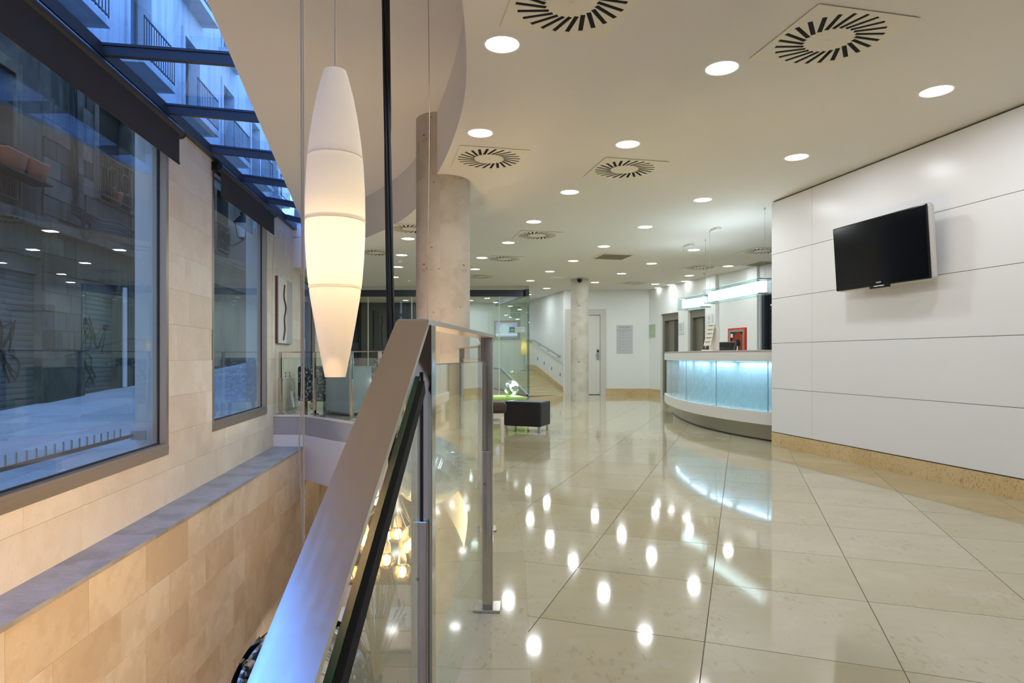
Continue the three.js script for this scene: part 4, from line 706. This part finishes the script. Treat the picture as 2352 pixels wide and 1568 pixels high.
// ================================================================ seating and lounge
{
  const t = thing('ottoman', 'navy leather cube ottoman on chrome legs', 'ottoman', V(0.208, 0, -8.555), -0.39);
  put('cushion', rbox(-0.265, 0.265, 0.075, 0.405, -0.2, 0.2, 0.025, 4), M.navy, t);
  for (const x of [-0.23, 0.23]) for (const z of [-0.165, 0.165]) put('leg', rbox(x - 0.016, x + 0.016, 0, 0.078, z - 0.016, z + 0.016, 0.003, 1), M.chrome, t);
  put('seam', mergeGeometries([rod(V(-0.24, 0.395, 0.197), V(0.24, 0.395, 0.197), 0.003, 6), rod(V(0.262, 0.395, 0.175), V(0.262, 0.395, -0.175), 0.003, 6)]), M.black, t);
}
{
  const t = thing('cushioned_stool', 'pale wooden stool with brown cushion beside the second post', 'stool', V(-0.255, 0, -7.45), 0.05);
  put('cushion', rbox(-0.2, 0.185, 0.345, 0.475, -0.17, 0.17, 0.045, 4), M.brown, t); put('apron', rbox(-0.16, 0.15, 0.285, 0.345, -0.15, 0.15, 0.004, 1), M.woodWhite, t);
  for (const x of [-0.145, 0.135]) for (const z of [-0.135, 0.135]) put('leg', rbox(x - 0.019, x + 0.019, 0, 0.29, z - 0.019, z + 0.019, 0.003, 1), M.woodWhite, t);
}
{
  const t = thing('green_bench', 'lime green upholstered bench behind the navy ottoman', 'bench', V(-0.27, 0, -10.0), 0.3);
  put('seat', rbox(-0.42, 0.42, 0.09, 0.38, -0.3, 0.3, 0.04, 4), M.green, t); for (const x of [-0.36, 0.36]) for (const z of [-0.24, 0.24]) put('leg', rod(V(x, 0, z), V(x, 0.1, z), 0.016, 10), M.chrome, t);
}
{
  const t = thing('glass_ball_lamp', 'faceted glass ball lamp glowing on the green bench', 'lamp', V(-0.01, 0.506, -10.02));
  const ribs = []; for (let k = 0; k < 14; k++) { const m = put('petal', new THREE.CylinderGeometry(0.118, 0.105, 0.05, 32, 1, true, 0, 1.9), k % 2 ? M.film : M.foil, t); m.rotation.set(k * 1.13, k * 2.1, k * 0.7); }
  put('globe', new THREE.IcosahedronGeometry(0.125, 2), glass(0xeef6f6), t);
  put('bulb', new THREE.SphereGeometry(0.042, 20, 14), std({ color: 0xffffff, emissive: 0xf4faff, emissiveIntensity: 9 }), t); const l = new THREE.PointLight(0xf2f8ff, 0.9); l.castShadow = true; t.add(l);
}
const leaf = canvas(512, 512, (x, w, h) => {
  x.fillStyle = '#23262a'; x.fillRect(0, 0, w, h); const q = rng(3); x.fillStyle = '#8f9088';
  for (let j = 0; j < 7; j++) for (let i = 0; i < 7; i++) for (const ox of [-512, 0, 512]) for (const oy of [-512, 0, 512]) {
    x.save(); x.translate((i + (j % 2) * 0.5) * 73.1 + 36 + ox, j * 73.1 + 36 + oy); x.rotate((i * 3 + j * 5) % 7 * 0.45);
    for (const a of [0, 1.05, 2.1]) { x.save(); x.rotate(a); x.translate(14, 0); x.beginPath(); x.moveTo(-4, 0); x.quadraticCurveTo(16, -17, 38, 0); x.quadraticCurveTo(16, 17, -4, 0); x.fill(); x.restore(); }
    x.restore();
  }
}); leaf.wrapS = leaf.wrapT = THREE.RepeatWrapping;
const leafMat = std({ map: rep(leaf, 0.9), roughness: 0.85 });
for (const [X, Z, turn, w, W] of [[-3.55, 12.15, -0.35, 'behind the glossy grey cabinet', 0.32], [-1.95, 12.2, 0.1, 'behind the pale cabinet', 0.75]]) {
  const t = thing('patterned_armchair', `dark armchair with grey leaf pattern ${w}`, 'armchair', V(X, 0, -Z), turn, 'leaf patterned armchairs');
  put('seat', uvm(rbox(-W, W, 0.16, 0.44, -0.36, 0.36, 0.04, 3)), leafMat, t); put('backrest', uvm(rbox(-W, W, 0.3, 0.98, -0.48, -0.3, 0.06, 3)), leafMat, t);
  for (const s of [-1, 1]) put('armrest', uvm(rbox(s * W - 0.09, s * W + 0.09, 0.16, 0.82, -0.45, 0.38, 0.04, 3)), leafMat, t);
  for (const x of [-W + 0.05, W - 0.05]) for (const z of [-0.36, 0.3]) put('leg', rbox(x - 0.025, x + 0.025, 0, 0.17, z - 0.025, z + 0.025, 0.004, 1), M.brown, t);
}
for (const [X, Z, dx, dz, L, m, w] of [[-3.32, 11.24, 0.66, -0.75, 0.9, M.greyLacquer, 'blue-grey glossy cabinet standing behind the lounge balustrade'], [-2.0, 11.15, 0.97, -0.1, 1.5, M.greyLacquer2, 'pale grey-green cabinet right of the glossy blue-grey one']]) {
  const f = frame(X, Z, dx, dz), t = thing('low_cabinet', w, 'cabinet', at(f, 0, 0, 0), f.ang);
  put('body', rbox(0, L, 0.05, 0.82, -0.42, 0, 0.004, 1), m, t); put('plinth', box(0.03, L - 0.03, 0, 0.05, -0.39, -0.03), M.dark, t); put('top', rbox(-0.005, L + 0.005, 0.82, 0.84, -0.43, 0.005, 0.003, 1), m, t);
}
// ================================================================ lower level, seen past the rail
{
  const t = thing('sideboard', 'white sideboard with wooden top on the lower floor', 'sideboard', V(-1.35, -2.95, -8.65));
  put('carcass', rbox(-1.25, 1.1, 0.06, 0.94, -0.3, 0.3, 0.004, 1), M.woodWhite, t); put('worktop', rbox(-1.28, 1.13, 0.94, 0.98, -0.32, 0.32, 0.004, 1), M.wood, t); put('kick', box(-1.2, 1.05, 0, 0.06, -0.26, 0.26), M.brown, t);
  for (let k = 0; k < 4; k++) { const d = put('door', rbox(-1.24 + k * 0.585, -1.24 + (k + 1) * 0.585 - 0.008, 0.08, 0.9, 0.3, 0.318, 0.003, 1), M.woodWhite, t); put('handle', rbox(-1.24 + k * 0.585 + 0.5, -1.24 + k * 0.585 + 0.52, 0.6, 0.75, 0.318, 0.335, 0.004), M.greyMetal, d); }
}
{
  const t = thing('serving_table', 'low white serving table in front of the sideboard downstairs', 'table', V(-1.35, -2.95, -7.75));
  put('tabletop', rbox(-0.9, 0.75, 0.72, 0.76, -0.3, 0.3, 0.006), M.plastic, t); for (const x of [-0.85, 0.7]) for (const z of [-0.26, 0.26]) put('leg', rbox(x - 0.025, x + 0.025, 0, 0.72, z - 0.025, z + 0.025, 0.004, 1), M.woodWhite, t); put('drawer_front', rbox(-0.85, 0.7, 0.5, 0.7, 0.24, 0.28, 0.004, 1), M.woodWhite, t);
  for (const [x, w] of [[-0.12, 'left one'], [0.28, 'right one']]) { const p = thing('dinner_plate', `white dinner plate on the serving table downstairs, ${w}`, 'plate', V(-1.35 + x, -2.19, -7.72), 0, 'white plates'); put('dish', lathe([[0.001, 0.004], [0.08, 0.004], [0.13, 0.018], [0.132, 0.022], [0.08, 0.01], [0.001, 0.009]], 40), M.plastic, p); }
}
for (const [x, w] of [[-0.3, 'left one, behind the bulbs'], [0.35, 'right one']]) { const t = thing('serving_tray', `white framed tray on the sideboard downstairs, ${w}`, 'tray', V(-1.35 + x, -1.97, -8.6), 0.05, 'serving trays'); put('base', rbox(-0.25, 0.25, 0, 0.02, -0.18, 0.18, 0.004, 1), M.wood, t); for (const s of [-1, 1]) put('rim', rbox(s * 0.25 - 0.012, s * 0.25 + 0.012, 0, 0.06, -0.18, 0.18, 0.004, 1), M.plastic, t); }
{
  const t = thing('dried_grass_vase', 'tall vase of dried grass on the lower floor', 'plant', V(-1.42, -2.95, -6.6)); put('vase', lathe([[0.001, 0], [0.09, 0], [0.13, 0.2], [0.1, 0.45], [0.06, 0.55], [0.07, 0.6]], 28), M.brown, t);
  const q = rng(9), gs = []; for (let k = 0; k < 70; k++) { const a = q() * 6.3, r = 0.12 + 0.22 * q(), h = 0.55 + 0.7 * q(); gs.push(new THREE.TubeGeometry(new THREE.QuadraticBezierCurve3(V(0, 0.5, 0), V(r * 0.25 * Math.cos(a), 0.6 + h * 0.5, r * 0.25 * Math.sin(a)), V(r * Math.cos(a), 0.6 + h, r * Math.sin(a))), 8, 0.004, 4)); }
  const g = put('grass', mergeGeometries(gs), std({ color: 0x8c7d55, roughness: 0.9 }), t); g.userData.kind = 'stuff';
}
for (const [X, Z, P, w] of [[-2.0, 1.7, 2.0, 'nearest the camera'], [-2.35, 8.8, 4.2, 'behind the sloping rail']]) { // unseen lamps on the lower level, placed to warm the stained wall
  const t = thing('unseen_lower_lamp', `unseen warm lamp downstairs lighting the stained wall, ${w}`, 'lamp', V(X, -2.95, -Z), 0, 'unseen lower level lamps');
  put('base', lathe([[0.001, 0], [0.16, 0], [0.16, 0.02], [0.001, 0.025]], 28), M.greyMetal, t); put('pole', rod(V(0, 0.02, 0), V(0, 1.3, 0), 0.012, 10), M.greyMetal, t); put('lamp_shade', lathe([[0.2, 1.2], [0.15, 1.55]], 36), phy({ color: 0xfff2e2, transmission: 0.45, roughness: 1, thickness: 0, side: THREE.DoubleSide }), t);
  const b = put('bulb', new THREE.SphereGeometry(0.04, 16, 12), std({ emissive: 0xffd0a0, emissiveIntensity: 8 }), t); b.position.y = 1.4; const l = new THREE.PointLight(0xfff0de, P); l.position.y = 1.4; l.castShadow = true; t.add(l);
}
for (const [X, Z, w] of [[0.9, 3.0, 'nearest'], [0.9, 6.0, 'middle'], [-0.2, 8.6, 'third'], [-2.4, 11.6, 'farthest']]) downlight(X, Z, Z > 11 ? -1.13 + 0.78 : -0.35, `unseen recessed downlight under the lobby floor slab, ${w} one`, 'unseen lower level downlights', LAMP * 0.8, 0xfff2e0);  // out of view, placed to light the lower floor

// ================================================================ the street outside
const slope = z => 0.08 + 0.05 * (z - 10.6);
{
  const st = struct('street', null, 'pale stone paving of the narrow street, rising away', 'paving');
  const nx = 0.9931, nz = 0.1172;        // across the street
  for (let j = 0; j < 26; j++) for (let i = 0; i < 5; i++) {
    const s0 = 1 + j * 1.1, s1 = s0 + 1.1, n0 = -0.33 - i * 0.84, n1 = n0 - 0.84, o = 0.002;
    const c = [[s0 + o, n0 - o], [s1 - o, n0 - o], [s1 - o, n1 + o], [s0 + o, n1 + o]].map(([s, n]) => at(LF, s, 0, n)), pos = [];
    for (const dy of [0, -0.06]) for (const p of c) pos.push(p.x, slope(-p.z) + dy, p.z);
    const g = new THREE.BufferGeometry(); g.setAttribute('position', new THREE.Float32BufferAttribute(pos, 3)); g.setIndex([0, 1, 2, 0, 2, 3, 4, 6, 5, 4, 7, 6, 0, 4, 5, 0, 5, 1, 1, 5, 6, 1, 6, 2, 2, 6, 7, 2, 7, 3, 3, 7, 4, 3, 4, 0]);
    let g2 = g.toNonIndexed(); g2.computeVertexNormals(); put('paving_slab', uvm(g2, 1, R() * 5, R() * 5), M.street[(R() * 3) | 0], st);
  }
  const a = at(LF, -8, 0, -0.3), b = at(LF, 70, 0, -0.3), c = at(LF, 70, 0, -4.8), d = at(LF, -8, 0, -4.8), pos = []; for (const p of [a, b, c, d]) pos.push(p.x, slope(-p.z) - 0.012, p.z);
  const g = new THREE.BufferGeometry(); g.setAttribute('position', new THREE.Float32BufferAttribute(pos, 3)); g.setIndex([0, 1, 2, 0, 2, 3]); const g2 = g.toNonIndexed(); g2.computeVertexNormals(); put('road_bed', uvm(g2, 1), M.street[2], st);
}
const OF = frame(-7.342, 0, -0.118, 1);          // facade across the street
{
  const t = thing('opposite_building', 'old grey stone building across the street with balconies and shutters', 'building', at(OF, 0, 0, 0), OF.ang);
  const holes = [[10.2, 11.78, -0.5, 2.82], [13.15, 14.6, -0.5, 2.62], [9.7, 11.0, 3.6, 5.9], [13.69, 15.12, 4.42, 6.7]];
  const upper = []; for (const y of [8.0, 11.4]) for (const s of [8.5, 11.8, 15.1, 18.4, 21.7, 25.0, 28.0]) upper.push([s, s + 1.1, y, y + 2.3]);
  for (const s of [17.6, 21.0, 24.5]) upper.push([s, s + 1.15, 4.5, 6.8]);
  put('facade_wall', uvm(face(rect(-6, 30, -1.5, 7.3), [...holes, ...upper.filter(h => h[2] < 7)].map(h => rect(...h)), -0.6, 0), 1), M.facade, t);
  put('upper_wall_lightened', uvm(face(rect(-6, 30, 7.3, 15), upper.filter(h => h[2] > 7).map(h => rect(...h)), -0.6, 0), 1), M.plaster, t);  // wall and balconies paler than the stone below, standing in for sky light
  put('backing', box(-6, 30, -1, 15, -1.0, -0.62), M.dark, t);
  // ashlar blocks of the pier and corner, each a stone
  const tone = [M.facade, M.facade2, M.facade3, M.facade4];
  for (let k = 0; k < 14; k++) { let s = 11.80; while (s < 13.12) { const w = Math.min(13.13 - s, 0.38 + 0.4 * R()); if (w > 0.1) put('ashlar_block', ubox(s + 0.006, s + w - 0.006, 0.78 + k * 0.36 + 0.006, 0.78 + (k + 1) * 0.36 - 0.006, 0, 0.02 + 0.02 * R(), 1, R() * 9, R() * 9), tone[(R() * 4) | 0], t); s += w; } }
  for (let k = 0; k < 7; k++) for (const s of [13.25, 15.2]) put('ashlar_block', ubox(s - (k % 2) * 0.12, s + 0.42, 4.0 + k * 0.36 + 0.006, 4.0 + (k + 1) * 0.36 - 0.006, 0, 0.03, 1, R() * 9, R() * 9), tone[k % 4], t);
  put('plinth_stone', ubox(11.85, 13.1, -0.2, 0.78, 0, 0.07), M.facade3, t); put('plinth_stone', ubox(14.9, 17, -0.2, 0.95, 0, 0.06), M.facade3, t);
  put('string_course', ubox(-6, 30, 3.38, 3.56, 0, 0.12), M.facade2, t); put('string_course', ubox(-6, 30, 7.2, 7.4, 0, 0.15), M.facade2, t); put('cornice', ubox(-6, 30, 14.6, 15.1, 0, 0.45), M.facade2, t);
  const slat = (a, b) => { const g = rod(V(a, 0, 0), V(b, 0, 0), 0.06, 8); g.scale(1, 1, 0.4); return g; };
  for (const [a, b, y0, y1] of [holes[0], holes[1]]) {
    const sh = new THREE.Group(); sh.name = 'roller_shutter'; t.add(sh); const g = slat(a, b);
    for (let y = y0 + 0.05; y < y1 - 0.25; y += 0.105) { const m = put('slat', g, M.shutter, sh); m.position.set(0, y, -0.15); }
    put('shutter_box', box(a, b, y1 - 0.3, y1, -0.3, -0.08), M.shutter, sh);
    const q = rng(a * 100 | 0); for (let k = 0; k < 5; k++) { const bx0 = a + 0.35 + q() * (b - a - 0.8), by = 0.5 + q() * 1.2, p = []; for (let i = 0; i < 7; i++) p.push(V(bx0 + 0.28 * Math.sin(i * 1.9 + k), by + 0.3 * Math.cos(i * 2.3 + k * 2) , -0.118)); put('graffiti_line', tube(p, 0.012, 60, 5), M.iron, sh); }
  }
  put('drain_pipe', rod(V(14.75, 0.3, 0.08), V(14.75, 2.6, 0.08), 0.05, 10), M.plastic, t);
  for (const [a, b, y0, y1] of [holes[2], holes[3], ...upper]) {
    const w = new THREE.Group(); w.name = 'window'; t.add(w); put('window_frame', face(rect(a, b, y0, y1), [rect(a + 0.08, (a + b) / 2 - 0.03, y0 + 0.08, y1 - 0.08), rect((a + b) / 2 + 0.03, b - 0.08, y0 + 0.08, y1 - 0.08)], -0.35, -0.28), M.louvre, w);
    put('pane', box(a + 0.06, b - 0.06, y0 + 0.06, y1 - 0.06, -0.33, -0.32), y0 > 7 ? M.winSkyPale : M.winDark, w);  // upper panes coloured paler to stand for reflected sky
    put('surround', face(rect(a - 0.16, b + 0.16, y0 - 0.02, y1 + 0.2), [rect(a, b, y0, y1)], 0, 0.05), y0 > 7 ? M.plaster : M.facade4, w);
    const bl = new THREE.Group(); bl.name = 'balcony'; t.add(bl); const deep = y0 > 7 ? 0.5 : 0.12;
    if (deep > 0.3) put('balcony_slab', box(a - 0.35, b + 0.35, y0 - 0.14, y0, 0, deep), M.plaster, bl);
    const e = deep > 0.3 ? 0.3 : 0; put('top_bar', box(a - e, b + e, y0 + 0.95, y0 + 0.985, deep - 0.03, deep), M.iron, bl); put('bottom_bar', box(a - e, b + e, y0 + 0.08, y0 + 0.11, deep - 0.03, deep), M.iron, bl);
    const n = Math.round((b - a + 2 * e) / 0.13), gs = []; for (let k = 0; k <= n; k++) { const s = a - e + (b - a + 2 * e) * k / n; gs.push(box(s - 0.008, s + 0.008, y0 + 0.05, y0 + 0.96, deep - 0.023, deep - 0.007)); } put('balusters', mergeGeometries(gs), M.iron, bl).userData.kind = 'stuff';
    if (y0 < 7) { const c = (a + b) / 2; for (const dx of [-0.3, 0.3]) put('scroll_ring', new THREE.TorusGeometry(0.22, 0.016, 8, 28).translate(c + dx, y0 + 0.55, deep), M.iron, bl); }
  }
  { const [a, b, y0, y1] = holes[3]; const lv = new THREE.Group(); lv.name = 'louvred_shutter'; t.add(lv); for (let k = 0; k < 18; k++) { const m = put('louvre', box(a + 0.03, b - 0.03, -0.03, 0.03, -0.006, 0.006), M.louvre, lv); m.position.set(0, y0 + 0.9 + k * 0.075, -0.22); m.rotation.x = 0.6; } }
  const q = rng(77);
  for (let k = 0; k < 7; k++) { const s = 12.78 + (q() - 0.5) * 0.22; put('facade_cable', tube([V(s, 7.1, 0.05), V(s + (q() - 0.5) * 0.25, 5.8, 0.07), V(s + (q() - 0.5) * 0.35, 4.8, 0.08), V(12.8 + (q() - 0.5) * 0.1, 3.95, 0.06)], 0.012, 40, 5), M.iron, t); }
  for (let k = 0; k < 9; k++) { const y = 3.62 + q() * 0.42; put('facade_cable', tube([V(12.45, y + 0.15 * q(), 0.16), V(13.3, y - 0.12 * q(), 0.18), V(14.3, y + 0.1 * q(), 0.16), V(15.4, y - 0.1 * q(), 0.17), V(20, y + 0.3, 0.14), V(26, y + 0.4, 0.14)], 0.014, 60, 5), M.iron, t); }
  for (let k = 0; k < 6; k++) { const p = []; const r0 = 0.12 + 0.1 * q(); for (let i = 0; i < 10; i++) p.push(V(12.95 + r0 * Math.cos(i * 0.7) + (q() - 0.5) * 0.1, 3.75 + r0 * Math.sin(i * 0.7) - 0.05 * k, 0.18 + 0.02 * i / 10)); put('cable_coil', tube(p, 0.009, 60, 5, true), M.iron, t); }
  for (const [s, w] of [[10.55, 0], [11.15, 1]]) { const p = new THREE.Group(); p.name = 'planter'; p.position.set(s, 4.1, 0.24); t.add(p); put('trough', lathe([[0.001, 0], [0.28, 0], [0.36, 0.3], [0.38, 0.3], [0.38, 0.33], [0.34, 0.33]], 4).rotateY(Math.PI / 4).scale(1, 1, 0.45), M.terracotta, p); put('bracket', box(-0.34, 0.34, -0.03, 0, -0.2, 0.14), M.iron, p); }
  put('flower_pot', lathe([[0.001, 4.46], [0.09, 4.46], [0.13, 4.7], [0.14, 4.7], [0.14, 4.74], [0.11, 4.74]], 20).translate(14.5, 0, 0.02), M.terracotta, t);
}
{ const t = thing('wall_lantern', 'black street lantern on a wall bracket seen through the second window', 'lantern', at(OF, 21.4, 5.0, 0.75), OF.ang);
  const four = (pts) => lathe(pts, 4).rotateY(Math.PI / 4);
  put('glass_body', four([[0.17, 0.02], [0.27, 0.5]]), M.lanternGlass, t); put('roof', four([[0.36, 0.5], [0.3, 0.54], [0.12, 0.74], [0.06, 0.76], [0.1, 0.84], [0.02, 0.92]]), M.iron, t); put('base', four([[0.001, -0.1], [0.08, -0.04], [0.18, 0.02]]), M.iron, t); for (let k = 0; k < 4; k++) { const a = k * Math.PI / 2 + Math.PI / 4; put('corner_bar', rod(V(0.17 * Math.cos(a), 0.02, 0.17 * Math.sin(a)), V(0.27 * Math.cos(a), 0.5, 0.27 * Math.sin(a)), 0.014, 6), M.iron, t); } put('bracket_arm', mergeGeometries([rod(V(0, -0.08, 0), V(0, -0.25, -0.3), 0.02, 8), rod(V(0, -0.25, -0.3), V(0, -0.2, -0.75), 0.02, 8)]), M.iron, t); }
{ // anti-seating rail outside the near window
  const t = thing('spiked_sill_rail', 'metal rail with short upright pegs outside the near window', 'rail', at(LF, 0, 0, -0.26), LF.ang);
  put('bar', rbox(4.1, 6.6, 0.17, 0.205, -0.055, -0.03, 0.003, 1), M.peg, t); put('bracket_plate', rbox(6.585, 6.6, 0.14, 0.235, -0.06, 0.09, 0.004, 1), M.peg, t);
  for (let k = 0; k < 18; k++) put('peg', rod(V(4.3 + k * 0.12, 0.2, -0.042), V(4.3 + k * 0.12, 0.285, -0.042), 0.008, 8), M.peg, t);
}
{ // neighbours further along: closes the street without hiding the sky gap
  const t = thing('far_building', 'pale building at the far end of the street', 'building', V(-16, 0, -46)); put('wall', ubox(-9, 5, -1, 9, -3, 0), M.facade4, t); put('roof', box(-9.3, 5.3, 9, 9.4, -3.2, 0.3), M.tealRoof, t); for (let k = 0; k < 5; k++) for (const y of [3.2, 6]) put('window', box(-7.6 + k * 2.4, -6.6 + k * 2.4, y, y + 1.8, 0, 0.03), M.winDark, t);
}
scene.traverse(o => { if (o.isLight) o.castShadow = true; });
renderer.render(scene, camera);
